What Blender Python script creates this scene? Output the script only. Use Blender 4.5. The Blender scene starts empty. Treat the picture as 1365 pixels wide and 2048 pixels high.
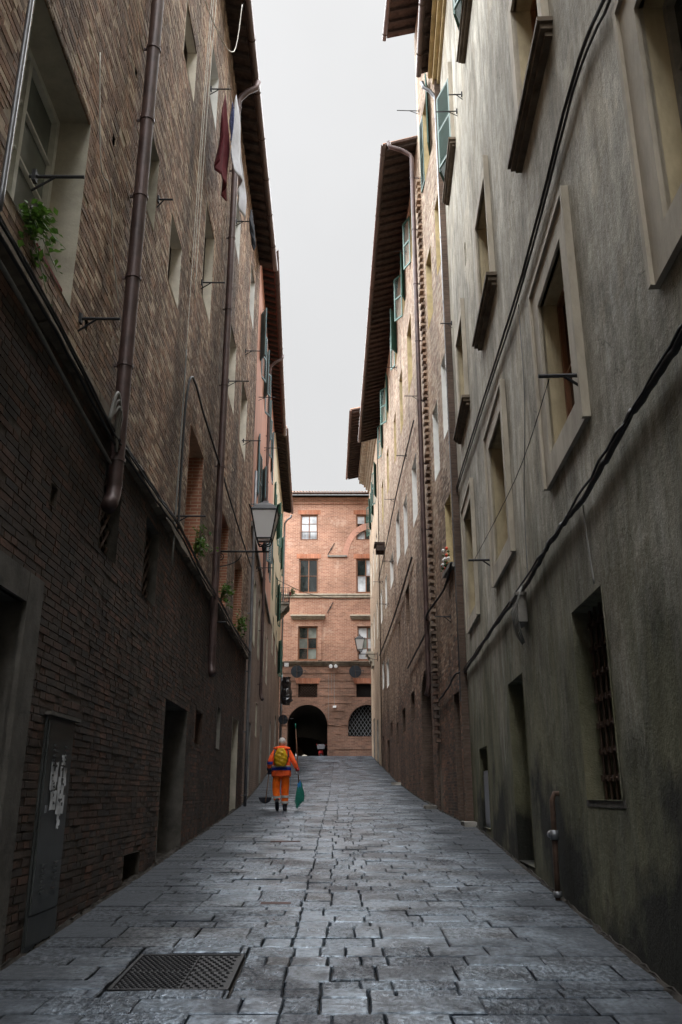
import bpy, math, random
import numpy as np
from mathutils import Vector, Matrix, Quaternion
R = math.radians
rnd = random.Random(7)
SC = bpy.context.scene
COL = SC.collection

# ------------------------------------------------------------------ camera
CAM_Z = 1.6
PITCH = math.atan(1 / 3.0)
cam = bpy.data.cameras.new('camera')
cam.sensor_fit = 'VERTICAL'; cam.sensor_height = 36.0; cam.lens = 1700 / 2048 * 36.0
cam.clip_start = 0.05; cam.clip_end = 3000
cam_o = bpy.data.objects.new('camera', cam); COL.objects.link(cam_o)
cam_o.location = (0, 0, CAM_Z); cam_o.rotation_euler = (math.pi / 2 + PITCH, 0, 0)
SC.camera = cam_o

# ------------------------------------------------------------------ sky, sun, exposure
TO_SUN = Vector((0.02, 0.04, 1.0)).normalized()
world = bpy.data.worlds.new('World'); SC.world = world; world.use_nodes = True
wn = world.node_tree; wn.nodes.clear()
w_out = wn.nodes.new('ShaderNodeOutputWorld'); w_bg = wn.nodes.new('ShaderNodeBackground')
w_sky = wn.nodes.new('ShaderNodeTexSky'); w_sky.sky_type = 'NISHITA'; w_sky.sun_disc = False
w_sky.sun_elevation = math.asin(TO_SUN.z); w_sky.sun_rotation = math.atan2(TO_SUN.x, TO_SUN.y)
w_sky.air_density = 1.0; w_sky.dust_density = 6.0; w_sky.ozone_density = 1.0
w_hs = wn.nodes.new('ShaderNodeHueSaturation'); w_hs.inputs['Saturation'].default_value = 0.06; w_hs.inputs['Value'].default_value = 0.3
w_mix = wn.nodes.new('ShaderNodeMix'); w_mix.data_type = 'RGBA'; w_mix.inputs[0].default_value = 0.72
w_mix.inputs[7].default_value = (.955, .96, .968, 1)      # even cloud layer
wn.links.new(w_sky.outputs[0], w_hs.inputs['Color']); wn.links.new(w_hs.outputs[0], w_mix.inputs[6])
w_tc = wn.nodes.new('ShaderNodeTexCoord'); w_nz = wn.nodes.new('ShaderNodeTexNoise'); w_nz.inputs['Scale'].default_value = 2.2; w_nz.inputs['Detail'].default_value = 5
w_mr = wn.nodes.new('ShaderNodeMapRange'); w_mr.inputs[1].default_value = .3; w_mr.inputs[2].default_value = .7; w_mr.inputs[3].default_value = .92; w_mr.inputs[4].default_value = 1.04
w_mu = wn.nodes.new('ShaderNodeMix'); w_mu.data_type = 'RGBA'; w_mu.blend_type = 'MULTIPLY'; w_mu.inputs[0].default_value = 1.0
wn.links.new(w_tc.outputs['Generated'], w_nz.inputs['Vector']); wn.links.new(w_nz.outputs[0], w_mr.inputs[0])
wn.links.new(w_mix.outputs[2], w_mu.inputs[6]); wn.links.new(w_mr.outputs[0], w_mu.inputs[7]); wn.links.new(w_mu.outputs[2], w_bg.inputs[0]); wn.links.new(w_bg.outputs[0], w_out.inputs[0])
w_bg.inputs[1].default_value = 0.05
sun = bpy.data.lights.new('sun', 'SUN'); sun.energy = 1.5; sun.angle = R(140); sun.color = (.96, .98, 1.0)
sun_o = bpy.data.objects.new('sun', sun); COL.objects.link(sun_o)
sun_o.rotation_euler = (-TO_SUN).to_track_quat('-Z', 'Y').to_euler()
SC.view_settings.view_transform = 'Standard'; SC.view_settings.look = 'None'
SC.view_settings.gamma = 1.0; SC.view_settings.exposure = 3.95
SC.cycles.use_denoising = True
SC.cycles.max_bounces = 8; SC.cycles.diffuse_bounces = 5

# ------------------------------------------------------------------ materials
MATS = {}
class NT:
    def __init__(s, name):
        s.m = bpy.data.materials.new(name); s.m.use_nodes = True; s.t = s.m.node_tree
        s.b = s.t.nodes['Principled BSDF']; s.pos = None
    def n(s, typ, **kw):
        x = s.t.nodes.new(typ)
        for k, v in kw.items(): setattr(x, k, v)
        return x
    def l(s, a, b): s.t.links.new(a, b)
    def coord(s):
        if not s.pos: s.pos = s.n('ShaderNodeNewGeometry').outputs['Position']
        return s.pos
    def mapped(s, scale=(1, 1, 1)):
        m = s.n('ShaderNodeMapping'); m.inputs['Scale'].default_value = scale
        s.l(s.coord(), m.inputs[0]); return m.outputs[0]
    def noise(s, scale, detail=4, rough=.6, stretch=(1, 1, 1)):
        x = s.n('ShaderNodeTexNoise'); x.inputs['Scale'].default_value = scale
        x.inputs['Detail'].default_value = detail; x.inputs['Roughness'].default_value = rough
        s.l(s.mapped(stretch), x.inputs['Vector']); return x.outputs[0]
    def ramp(s, fac, stops, interp='LINEAR'):
        r = s.n('ShaderNodeValToRGB'); r.color_ramp.interpolation = interp
        e = r.color_ramp.elements
        while len(e) < len(stops): e.new(0.5)
        for i, (p, c) in enumerate(stops):
            e[i].position = p; e[i].color = (c, c, c, 1) if isinstance(c, (int, float)) else (*c, 1)
        s.l(fac, r.inputs[0]); return r.outputs[0]
    def mix(s, fac, a, b, mode='MIX'):
        m = s.n('ShaderNodeMix', data_type='RGBA', blend_type=mode)
        for i, v in ((0, fac), (6, a), (7, b)):
            if isinstance(v, (int, float)): m.inputs[i].default_value = v if i == 0 else (v, v, v, 1)
            elif isinstance(v, tuple): m.inputs[i].default_value = (*v, 1)
            else: s.l(v, m.inputs[i])
        return m.outputs[2]
    def math(s, op, a, b=0.0, clamp=False):
        m = s.n('ShaderNodeMath', operation=op, use_clamp=clamp)
        for i, v in ((0, a), (1, b)):
            if isinstance(v, (int, float)): m.inputs[i].default_value = v
            else: s.l(v, m.inputs[i])
        return m.outputs[0]
    def bump(s, h, strength=.3, dist=.02):
        b = s.n('ShaderNodeBump'); b.inputs['Strength'].default_value = strength; b.inputs['Distance'].default_value = dist
        s.l(h, b.inputs['Height']); s.l(b.outputs[0], s.b.inputs['Normal'])
    def rand(s):
        g = s.n('ShaderNodeNewGeometry').outputs['Random Per Island']; o = s.n('ShaderNodeObjectInfo').outputs['Random']
        return s.math('FRACT', s.math('ADD', g, o))
    def z(s):
        x = s.n('ShaderNodeSeparateXYZ'); s.l(s.coord(), x.inputs[0]); return x.outputs[2]
    def x(s):
        x = s.n('ShaderNodeSeparateXYZ'); s.l(s.coord(), x.inputs[0]); return x.outputs[0]
    def done(s, col, rough=.8, spec=.3, metal=0.0):
        for key, v in (('Base Color', col), ('Roughness', rough)):
            if isinstance(v, tuple): s.b.inputs[key].default_value = (*v, 1)
            elif isinstance(v, (int, float)): s.b.inputs[key].default_value = v
            else: s.l(v, s.b.inputs[key])
        s.b.inputs['Specular IOR Level'].default_value = spec; s.b.inputs['Metallic'].default_value = metal
        MATS[s.m.name] = s.m; return s.m

def plain(name, col, rough=.7, spec=.3, metal=0.0, var=.25, scale=6, bump=.15, bscale=40, stretch=(1, 1, 1)):
    t = NT(name)
    f = t.ramp(t.noise(scale, 5, .65, stretch), [(.3, 1 - var), (.7, 1 + var)])
    c = t.mix(1.0, col, f, 'MULTIPLY')
    if bump: t.bump(t.noise(bscale, 4, .6, stretch), bump, .01)
    return t.done(c, rough, spec, metal)

def brick_piece(name, tones, patch=(.55, 1.25), rough=.88, soot=None, limecol=(.38, .305, .22)):
    """separate bricks: one tone for each brick, weather patches over the wall"""
    t = NT(name); k = len(tones)
    c = t.ramp(t.rand(), [(i / k, tn) for i, tn in enumerate(tones)], 'CONSTANT')
    fine = t.ramp(t.noise(45, 4, .7), [(.25, .68), (.75, 1.28)])
    c = t.mix(1.0, c, fine, 'MULTIPLY')
    pat = t.ramp(t.noise(.5, 7, .66, (1, 1, .5)), [(.30, patch[0]), (.5, 1.0), (.70, patch[1])])
    c = t.mix(1.0, c, pat, 'MULTIPLY')
    c = t.mix(1.0, c, t.ramp(t.noise(2.2, 6, .7, (1, 1, .6)), [(.30, .62), (.52, 1.0), (.7, 1.18)]), 'MULTIPLY')
    lime = t.ramp(t.noise(1.7, 8, .78, (1, 1, .6)), [(.56, 0.0), (.70, .55)])     # lime and old mortar smears
    c = t.mix(lime, c, limecol)
    if soot:
        s = t.ramp(t.noise(.9, 6, .66, (1, 1, .14)), [(.44, 0.0), (.62, soot)])    # rain-washed soot streaks
        c = t.mix(s, c, (.040, .034, .030))
    t.bump(t.noise(60, 5, .75), .4, .010)
    return t.done(c, rough, .25)

def brick_sheet(name, c1, c2, mortar, axis='y', bw=.27, rh=.068, patch=(.7, 1.2), wash=None):
    """bricks too far away to tell apart"""
    t = NT(name)
    sx = t.n('ShaderNodeSeparateXYZ'); t.l(t.coord(), sx.inputs[0])
    cb = t.n('ShaderNodeCombineXYZ'); t.l(sx.outputs[1 if axis == 'y' else 0], cb.inputs[0]); t.l(sx.outputs[2], cb.inputs[1])
    b = t.n('ShaderNodeTexBrick'); t.l(cb.outputs[0], b.inputs['Vector'])
    b.inputs['Color1'].default_value = (*c1, 1); b.inputs['Color2'].default_value = (*c2, 1); b.inputs['Mortar'].default_value = (*mortar, 1)
    b.inputs['Scale'].default_value = 1.0; b.inputs['Brick Width'].default_value = bw; b.inputs['Row Height'].default_value = rh
    b.inputs['Mortar Size'].default_value = .008; b.inputs['Bias'].default_value = .1
    c = t.mix(1.0, b.outputs[0], t.ramp(t.noise(.5, 6, .65), [(.32, patch[0]), (.68, patch[1])]), 'MULTIPLY')
    c = t.mix(1.0, c, t.ramp(t.noise(9, 4, .75, (1, 1, 3)), [(.3, .72), (.7, 1.22)]), 'MULTIPLY')
    if wash: c = t.mix(t.ramp(t.noise(1.1, 6, .7), [(.56, 0.0), (.72, wash[1])]), c, wash[0])
    t.bump(b.outputs[1], -.4, .01)
    return t.done(c, .88, .25)

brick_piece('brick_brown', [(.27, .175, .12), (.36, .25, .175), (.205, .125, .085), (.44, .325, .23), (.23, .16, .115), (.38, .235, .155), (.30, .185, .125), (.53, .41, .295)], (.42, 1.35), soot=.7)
brick_piece('brick_sooty_shaded', [(.080, .054, .042), (.098, .060, .044), (.070, .053, .044), (.112, .064, .046), (.062, .050, .044), (.090, .064, .049), (.135, .072, .050)], (.5, 1.25), soot=.75, limecol=(.16, .13, .10))  # sooty brick, darkened further in colour for light falloff towards the ground
brick_piece('brick_tan', [(.49, .385, .285), (.42, .305, .22), (.55, .445, .335), (.38, .26, .195), (.47, .36, .265), (.32, .225, .17), (.58, .475, .37)], (.68, 1.15), soot=.3, limecol=(.60, .52, .42))
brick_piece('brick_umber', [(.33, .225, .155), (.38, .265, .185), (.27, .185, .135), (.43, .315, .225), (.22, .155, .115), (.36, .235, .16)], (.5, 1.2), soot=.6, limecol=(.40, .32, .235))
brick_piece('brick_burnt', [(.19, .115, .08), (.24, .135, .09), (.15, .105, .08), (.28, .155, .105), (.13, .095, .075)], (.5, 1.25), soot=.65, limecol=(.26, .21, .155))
brick_piece('brick_orange', [(.42, .17, .095), (.36, .14, .08), (.46, .20, .12), (.39, .17, .105)], (.85, 1.1))
brick_sheet('brick_sheet_dark', (.15, .10, .075), (.10, .068, .052), (.13, .10, .08), 'x', patch=(.5, 1.2))
brick_sheet('brick_sheet_orange', (.36, .165, .105), (.29, .125, .08), (.42, .31, .22), 'x', patch=(.8, 1.1))
brick_sheet('brick_sheet_salmon', (.43, .225, .15), (.30, .145, .10), (.50, .385, .29), 'x', bw=.34, rh=.105, patch=(.72, 1.18), wash=((.60, .44, .34), .65))
brick_sheet('brick_sheet_rustic', (.29, .155, .108), (.18, .10, .072), (.27, .2, .15), 'x', bw=.34, rh=.105, patch=(.6, 1.2), wash=((.12, .09, .075), .5))
brick_sheet('brick_sheet_brown', (.235, .16, .115), (.17, .115, .085), (.26, .2, .15), 'y', patch=(.6, 1.2))
brick_sheet('brick_sheet_tan', (.44, .33, .235), (.36, .26, .185), (.44, .36, .27), 'y', patch=(.7, 1.15))
plain('mortar_pale', (.42, .35, .265), .95, .1, var=.4, scale=3, bump=.5, bscale=60)
plain('mortar_umber', (.19, .15, .115), .95, .1, var=.45, scale=2, bump=.5, bscale=60)
plain('mortar_dark', (.085, .072, .06), .95, .1, var=.5, scale=3, bump=.5, bscale=60)
plain('mortar_tan', (.52, .44, .345), .95, .1, var=.3, scale=3, bump=.5, bscale=60)
plain('jamb_plaster', (.40, .37, .30), .9, .15, var=.3, scale=2.2, bump=.3)
plain('jamb_white', (.74, .73, .69), .85, .2, var=.12, scale=3)
plain('jamb_yellow', (.50, .40, .22), .85, .2, var=.25, scale=3)
plain('jamb_pale', (.70, .64, .54), .85, .2, var=.2, scale=3)
plain('stone_trim', (.40, .355, .285), .85, .2, var=.28, scale=3, bump=.25, stretch=(1, 1, .4))
plain('stone_dark', (.095, .087, .076), .9, .2, var=.4, scale=3, bump=.4)
plain('stone_grey', (.235, .22, .195), .88, .2, var=.35, scale=3, bump=.35)
plain('sill_dark', (.145, .115, .085), .9, .2, var=.4, scale=4, bump=.35)
plain('ledge_stone', (.165, .135, .105), .95, .1, var=.5, scale=2.5, bump=.9, bscale=18)
plain('salmon_plaster', (.46, .25, .185), .88, .15, var=.18, scale=1.1, bump=.12, stretch=(1, 1, .35))
plain('cream_plaster', (.47, .415, .30), .88, .15, var=.16, scale=1.1, bump=.12, stretch=(1, 1, .35))
plain('wood_white', (.66, .66, .60), .55, .35, var=.15, scale=8)
plain('wood_brown', (.20, .085, .04), .5, .4, var=.3, scale=6, stretch=(6, 6, 1))
plain('wood_dark', (.052, .036, .027), .75, .25, var=.4, scale=6, stretch=(6, 6, 1))
plain('rafter_wood', (.050, .038, .033), .85, .2, var=.45, scale=5)
plain('soffit_tile', (.072, .050, .042), .9, .15, var=.5, scale=6)
plain('soffit_red', (.16, .062, .046), .9, .15, var=.4, scale=6)
plain('roof_clay', (.34, .19, .125), .9, .15, var=.45, scale=4, bump=.3)
plain('gutter_brown', (.115, .082, .072), .42, .45, .3, var=.2)
plain('pipe_brown', (.075, .047, .043), .45, .45, .2, var=.45, scale=3.5, bump=.25, bscale=7)
plain('pipe_grey', (.19, .195, .205), .4, .5, .6, var=.25, scale=3)
plain('iron', (.018, .018, .020), .6, .4, .2, var=.3)
plain('iron_rust', (.075, .046, .033), .8, .3, .2, var=.4)
plain('cable_black', (.022, .022, .023), .6, .35, var=.2)
plain('cable_grey', (.20, .195, .18), .6, .35, var=.2)
plain('cable_white', (.55, .52, .46), .6, .3, var=.1)
plain('shutter_green', (.03, .115, .09), .5, .4, var=.2, scale=5)
plain('shutter_dark_green', (.022, .075, .055), .55, .4, var=.25, scale=5)
plain('shutter_blue', (.085, .15, .165), .55, .4, var=.2, scale=5)
plain('cabinet_paint', (.045, .048, .046), .42, .45, var=.3, scale=3.5, bump=.08)
plain('paper', (.56, .57, .58), .9, .1, var=.3, scale=9, bump=.2)
plain('panel_grey', (.20, .205, .225), .4, .45, .3, var=.15)
plain('bag_black', (.012, .012, .014), .16, .7, var=.2, bump=.9, bscale=14)
plain('sign_back', (.012, .017, .023), .5, .4, .4, var=.25)
plain('lamp_white', (.78, .78, .78), .35, .4, var=.05)
plain('orange_hi', (1.0, .135, .035), .75, .2, var=.2, scale=9, bump=1.0, bscale=8)
plain('orange_dull', (.98, .16, .012), .75, .2, var=.2, scale=9, bump=1.0, bscale=7)
plain('blue_trim', (.02, .035, .24), .7, .25, var=.15)
plain('reflect_grey', (.45, .45, .43), .4, .4, var=.1)
plain('yellow_bag', (.58, .34, .01), .5, .35, var=.25, scale=14, bump=.9, bscale=22)
plain('boot_black', (.012, .013, .02), .6, .35, var=.2)
plain('skin', (.42, .23, .16), .6, .3, var=.1)
plain('hair_grey', (.50, .47, .45), .9, .1, var=.2, scale=30, bump=.5, bscale=120)
plain('glove_grey', (.40, .40, .42), .8, .2, var=.2)
plain('glove_dark', (.02, .025, .05), .7, .2, var=.2)
plain('wood_stick', (.16, .085, .05), .6, .3, var=.3, scale=12)
plain('bristle_green', (.012, .16, .115), .7, .25, var=.4, scale=40)
plain('broom_blue', (.03, .20, .45), .45, .4, var=.1)
plain('cloth_maroon', (.105, .022, .028), .9, .15, var=.25, scale=7, bump=.5, bscale=12)
plain('cloth_white', (.62, .63, .68), .9, .15, var=.12, scale=7, bump=.5, bscale=12)
plain('cloth_blue', (.16, .19, .36), .9, .15, var=.6, scale=30, bump=.3, bscale=12)
plain('cloth_black', (.012, .016, .024), .9, .15, var=.3, scale=7, bump=.5, bscale=12)
plain('terracotta', (.17, .045, .035), .85, .2, var=.25)
plain('paint_red', (.42, .03, .03), .35, .5, var=.1)
plain('rubber', (.015, .015, .016), .8, .3)
plain('dirt', (.035, .031, .027), .95, .1, var=.5, scale=5, bump=.8, bscale=25)
plain('rust_plate', (.075, .034, .028), .7, .3, .2, var=.4, scale=9, bump=.4)
plain('flower_white', (.7, .68, .66), .7); plain('flower_red', (.55, .07, .03), .7); plain('flower_teal', (.02, .32, .26), .7)
plain('dark_room', (.012, .011, .010), .95, .1, bump=0)
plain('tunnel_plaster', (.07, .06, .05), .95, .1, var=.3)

def _leaf(name, a, b):
    t = NT(name); c = t.ramp(t.rand(), [(0, a), (1, b)])
    t.b.inputs['Subsurface Weight'].default_value = 0.0
    tr = t.n('ShaderNodeBsdfTranslucent'); t.l(c, tr.inputs[0])
    ms = t.n('ShaderNodeMixShader'); ms.inputs[0].default_value = .35
    m = t.done(c, .5, .4); out = t.t.nodes['Material Output']
    t.l(t.b.outputs[0], ms.inputs[1]); t.l(tr.outputs[0], ms.inputs[2]); t.l(ms.outputs[0], out.inputs[0])
    return m
_leaf('leaf_green', (.035, .085, .012), (.10, .19, .03))
_leaf('leaf_dull', (.05, .085, .025), (.12, .15, .05))

def _glass(name, col, rough):
    t = NT(name); t.bump(t.noise(1.7, 2, .5), .04, .05)
    c = t.mix(1.0, col, t.ramp(t.noise(1.3, 3, .5), [(.35, .6), (.65, 1.4)]), 'MULTIPLY')
    return t.done(c, rough, .8)
_glass('glass_dark', (.018, .022, .021), .06)
_glass('glass_dusty', (.15, .17, .15), .25)
_glass('glass_curtain', (.50, .52, .54), .12)
t = NT('lamp_glass'); t.b.inputs['Transmission Weight'].default_value = .2; t.done((.86, .84, .82), .55, .4)

# street stone: wet in the middle of the lane, dry along the walls
t = NT('paving')
rn = t.rand()
tone = t.ramp(rn, [(0, (.020, .025, .034)), (.14, (.025, .031, .042)), (.28, (.014, .018, .026)), (.42, (.030, .037, .048)), (.56, (.019, .025, .034)), (.68, (.027, .031, .038)), (.80, (.015, .020, .029)), (.94, (.034, .032, .033))], 'CONSTANT')
c = t.mix(1.0, tone, t.ramp(t.noise(26, 6, .78), [(.28, .55), (.72, 1.42)]), 'MULTIPLY')
c = t.mix(1.0, c, t.ramp(t.noise(1.1, 5, .6), [(.3, .72), (.7, 1.2)]), 'MULTIPLY')
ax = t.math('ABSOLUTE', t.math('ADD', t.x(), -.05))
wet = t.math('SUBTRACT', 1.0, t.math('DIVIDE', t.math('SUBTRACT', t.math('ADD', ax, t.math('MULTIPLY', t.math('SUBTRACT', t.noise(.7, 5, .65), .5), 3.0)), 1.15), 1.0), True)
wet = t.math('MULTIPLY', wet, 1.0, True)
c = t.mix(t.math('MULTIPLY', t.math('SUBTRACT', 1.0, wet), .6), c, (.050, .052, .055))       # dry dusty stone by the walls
pit = t.noise(24, 3, .62, (1, .62, 1))
hammer = t.ramp(rn, [(0, .22), (.2, .7), (.32, 1.0), (.45, .3), (.62, 1.0), (.78, .3), (.88, .8)], 'CONSTANT')   # some slabs are picked rough, others worn smooth
pm = t.ramp(pit, [(.36, 0.0), (.62, 1.0)])
c = t.mix(hammer, c, t.mix(1.0, c, t.ramp(pit, [(.36, .34), (.50, .95), (.62, 1.75)]), 'MULTIPLY'))  # pit shade and sky glints put into the slab colour
grain = t.noise(7, 5, .68, (1, 2.6, 1))
h = t.math('ADD', t.math('MULTIPLY', pit, hammer), t.math('MULTIPLY', grain, .8))
t.bump(h, .85, .030)
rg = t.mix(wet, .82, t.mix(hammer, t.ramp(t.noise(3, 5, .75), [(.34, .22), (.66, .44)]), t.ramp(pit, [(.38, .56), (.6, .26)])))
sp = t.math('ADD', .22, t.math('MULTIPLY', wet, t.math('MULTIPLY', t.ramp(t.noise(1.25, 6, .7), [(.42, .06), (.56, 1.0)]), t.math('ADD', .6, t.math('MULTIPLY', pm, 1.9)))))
t.b.inputs['IOR'].default_value = 1.55; t.b.inputs['Specular Tint'].default_value = (.74, .87, 1.0, 1)
t.done(c, rg, .5)
t.l(sp, t.b.inputs['Specular IOR Level'])

# right-hand render: grey-beige lime plaster, green algae film and damp lower down
t = NT('plaster_grey')
streak = t.noise(2.1, 8, .78, (1, 1, .20)); blot = t.noise(.6, 7, .68)
c = t.ramp(streak, [(.33, (.205, .185, .145)), (.47, (.32, .295, .24)), (.56, (.41, .385, .325)), (.68, (.54, .515, .445))])
c = t.mix(1.0, c, t.ramp(blot, [(.33, .62), (.5, 1.0), (.66, 1.18)]), 'MULTIPLY')
c = t.mix(1.0, c, t.ramp(t.noise(5.5, 7, .78, (1, 1, .5)), [(.34, .74), (.66, 1.2)]), 'MULTIPLY')
c = t.mix(1.0, c, t.ramp(t.noise(34, 5, .75), [(.3, .82), (.7, 1.16)]), 'MULTIPLY')
c = t.mix(t.ramp(t.noise(.75, 6, .7, (1, 1, .3)), [(.54, 0.0), (.70, .55)]), c, (.235, .20, .145))       # ochre wash showing through
c = t.mix(t.ramp(t.noise(1.3, 6, .7, (1, 1, .10)), [(.57, 0.0), (.70, .6)]), c, (.11, .10, .08))         # dark runs of rainwater
rp = t.noise(.42, 6, .55)
c = t.mix(t.ramp(rp, [(.585, 0.0), (.600, .5)]), c, t.mix(1.0, c, (1.25, 1.2, 1.12), 'MULTIPLY'))               # later repairs with a clear edge
c = t.mix(t.ramp(rp, [(.400, .55), (.412, 0.0)]), c, t.mix(1.0, c, (.66, .62, .55), 'MULTIPLY'))             # flaked coat
vn = t.n('ShaderNodeTexVoronoi', feature='DISTANCE_TO_EDGE'); vn.inputs['Scale'].default_value = .55
vw = t.n('ShaderNodeVectorMath', operation='ADD'); nz = t.n('ShaderNodeTexNoise'); nz.inputs['Scale'].default_value = 1.4; nz.inputs['Detail'].default_value = 6
t.l(t.coord(), nz.inputs['Vector']); t.l(t.coord(), vw.inputs[0]); t.l(nz.outputs[1], vw.inputs[1]); t.l(vw.outputs[0], vn.inputs['Vector'])
crack = t.math('MULTIPLY', t.ramp(vn.outputs['Distance'], [(0, 1.0), (.006, 0.0)]), t.ramp(t.noise(.9, 3, .5), [(.50, 0.0), (.60, .7)]))
c = t.mix(crack, c, (.07, .062, .05))                                                                   # hairline cracks
zz = t.z()
alg = t.math('ADD', t.math('DIVIDE', t.math('SUBTRACT', 5.6, zz), 3.0), t.math('MULTIPLY', t.math('SUBTRACT', t.noise(.8, 7, .7, (1, 1, .35)), .5), 3.4))
alg = t.math('MULTIPLY', t.math('MINIMUM', alg, 1.0, True), .86, True)
c = t.mix(alg, c, t.ramp(t.noise(1.6, 6, .7, (1, 1, .4)), [(.36, (.026, .028, .012)), (.5, (.072, .072, .034)), (.66, (.135, .125, .070))]))
dmp = t.math('ADD', t.math('DIVIDE', t.math('SUBTRACT', 1.5, zz), .8), t.math('MULTIPLY', t.math('SUBTRACT', t.noise(.7, 6, .6), .5), 9.0), True)
c = t.mix(t.math('MULTIPLY', dmp, .9), c, (.014, .014, .013))
t.bump(t.math('ADD', t.math('MULTIPLY', t.noise(3.0, 6, .7), 1.0), t.math('MULTIPLY', t.noise(45, 4, .75), .28)), .8, .035)
t.done(c, .88, .2)
M = MATS

# ------------------------------------------------------------------ geometry helpers
def link(o, parent=None):
    COL.objects.link(o)
    if parent is not None: o.parent = parent
    return o
class MB:
    def __init__(s): s.v = []; s.f = []
    def add(s, vs, fs):
        k = len(s.v); s.v += [tuple(p) for p in vs]; s.f += [tuple(i + k for i in f) for f in fs]; return s
    def hexa(s, p):      # p: 8 points, bottom ring 0-3, top ring 4-7
        return s.add(p, [(3, 2, 1, 0), (4, 5, 6, 7), (0, 1, 5, 4), (1, 2, 6, 5), (2, 3, 7, 6), (3, 0, 4, 7)])
    def box(s, a, b):
        (x0, y0, z0), (x1, y1, z1) = a, b
        return s.hexa([(x0, y0, z0), (x1, y0, z0), (x1, y1, z0), (x0, y1, z0), (x0, y0, z1), (x1, y0, z1), (x1, y1, z1), (x0, y1, z1)])
    def wbox(s, W, a0, a1, z0, z1, d0, d1):
        return s.hexa([W.pt(a0, z0, d0), W.pt(a1, z0, d0), W.pt(a1, z0, d1), W.pt(a0, z0, d1), W.pt(a0, z1, d0), W.pt(a1, z1, d0), W.pt(a1, z1, d1), W.pt(a0, z1, d1)])
    def quad(s, a, b, c, d): return s.add([a, b, c, d], [(0, 1, 2, 3)])
    def tube(s, path, r, n=8, cap=True):
        P = [Vector(p) for p in path]; m = len(P); rr = r if isinstance(r, (list, tuple)) else [r] * m
        T = [(P[min(i + 1, m - 1)] - P[max(i - 1, 0)]).normalized() for i in range(m)]
        up = Vector((0, 0, 1)) if abs(T[0].z) < .9 else Vector((1, 0, 0))
        nx = T[0].cross(up).normalized(); vs = []
        for i in range(m):
            if i:
                ax = T[i - 1].cross(T[i])
                if ax.length > 1e-6: nx = Quaternion(ax.normalized(), T[i - 1].angle(T[i])) @ nx
            ny = T[i].cross(nx)
            vs += [P[i] + (nx * math.cos(q) + ny * math.sin(q)) * rr[i] for q in [2 * math.pi * k / n for k in range(n)]]
        fs = [(i * n + k, i * n + (k + 1) % n, (i + 1) * n + (k + 1) % n, (i + 1) * n + k) for i in range(m - 1) for k in range(n)]
        if cap: fs += [tuple(range(n - 1, -1, -1)), tuple((m - 1) * n + k for k in range(n))]
        return s.add(vs, fs)
    def loft(s, rings, cap=True):
        n = len(rings[0]); vs = [p for r in rings for p in r]
        fs = [(i * n + k, i * n + (k + 1) % n, (i + 1) * n + (k + 1) % n, (i + 1) * n + k) for i in range(len(rings) - 1) for k in range(n)]
        if cap: fs += [tuple(range(n - 1, -1, -1)), tuple((len(rings) - 1) * n + k for k in range(n))]
        return s.add(vs, fs)
    def mesh(s, name, mat, smooth=False):
        me = bpy.data.meshes.new(name); me.from_pydata(s.v, [], s.f); me.materials.append(mat)
        if smooth: me.polygons.foreach_set('use_smooth', [True] * len(me.polygons))
        me.update(); return me
    def build(s, name, mat, parent=None, smooth=False):
        return link(bpy.data.objects.new(name, s.mesh(name, M[mat] if isinstance(mat, str) else mat, smooth)), parent)
def tag(o, label=None, cat=None, group=None, kind=None):
    for k, v in (('label', label), ('category', cat), ('group', group), ('kind', kind)):
        if v: o[k] = v
    return o
def empty(name, loc, label, cat, group=None):
    e = bpy.data.objects.new(name, None); e.location = loc; e.empty_display_size = .2; link(e)
    e['_off'] = list(loc)
    return tag(e, label, cat, group)
def settle(e):
    """the parts were modelled in world coordinates: keep them there under an Empty that stands at the base"""
    off = Matrix.Translation(-Vector(e.location))
    for c in e.children: c.matrix_parent_inverse = off
    if '_off' in e: del e['_off']
def gz(y):
    return float(np.interp(y, [-40, 0, 10, 16, 22, 30, 38, 46, 52, 57, 59, 61, 90], [-2.1, 0, .52, .83, 1.16, 1.61, 2.16, 2.88, 3.46, 3.97, 4.09, 4.1, 4.1]))
def project(p):
    x, y, z = p[0], p[1], p[2] - CAM_Z; c, s = math.cos(PITCH), math.sin(PITCH)
    d = y * c + z * s
    return 682.5 + 1700 * x / d, 1024 - 1700 * (z * c - y * s) / d

class Wall:
    """vertical facade along +Y; a = world y, d = distance out of the wall into the lane"""
    def __init__(s, x0, y0, x1, y1, side):
        s.x0, s.y0, s.x1, s.y1 = x0, y0, x1, y1; s.k = (x1 - x0) / (y1 - y0); L = math.hypot(s.k, 1)
        s.n = Vector((1, -s.k, 0)) / L if side < 0 else Vector((-1, s.k, 0)) / L
        s.u = Vector((s.k, 1, 0)) / L; s.side = side; s.ops = []; s.ang = math.atan2(1, s.k)
    def x(s, a): return s.x0 + s.k * (a - s.y0)
    def pt(s, a, z, d=0.0): return (s.x(a) + s.n.x * d, a + s.n.y * d, z)
class Front(Wall):
    """facade across the lane, facing the camera; a = world x"""
    def __init__(s, y): s.y = y; s.ops = []; s.n = Vector((0, -1, 0)); s.u = Vector((1, 0, 0)); s.side = 0; s.ang = 0
    def pt(s, a, z, d=0.0): return (a, s.y - d, z)

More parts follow.
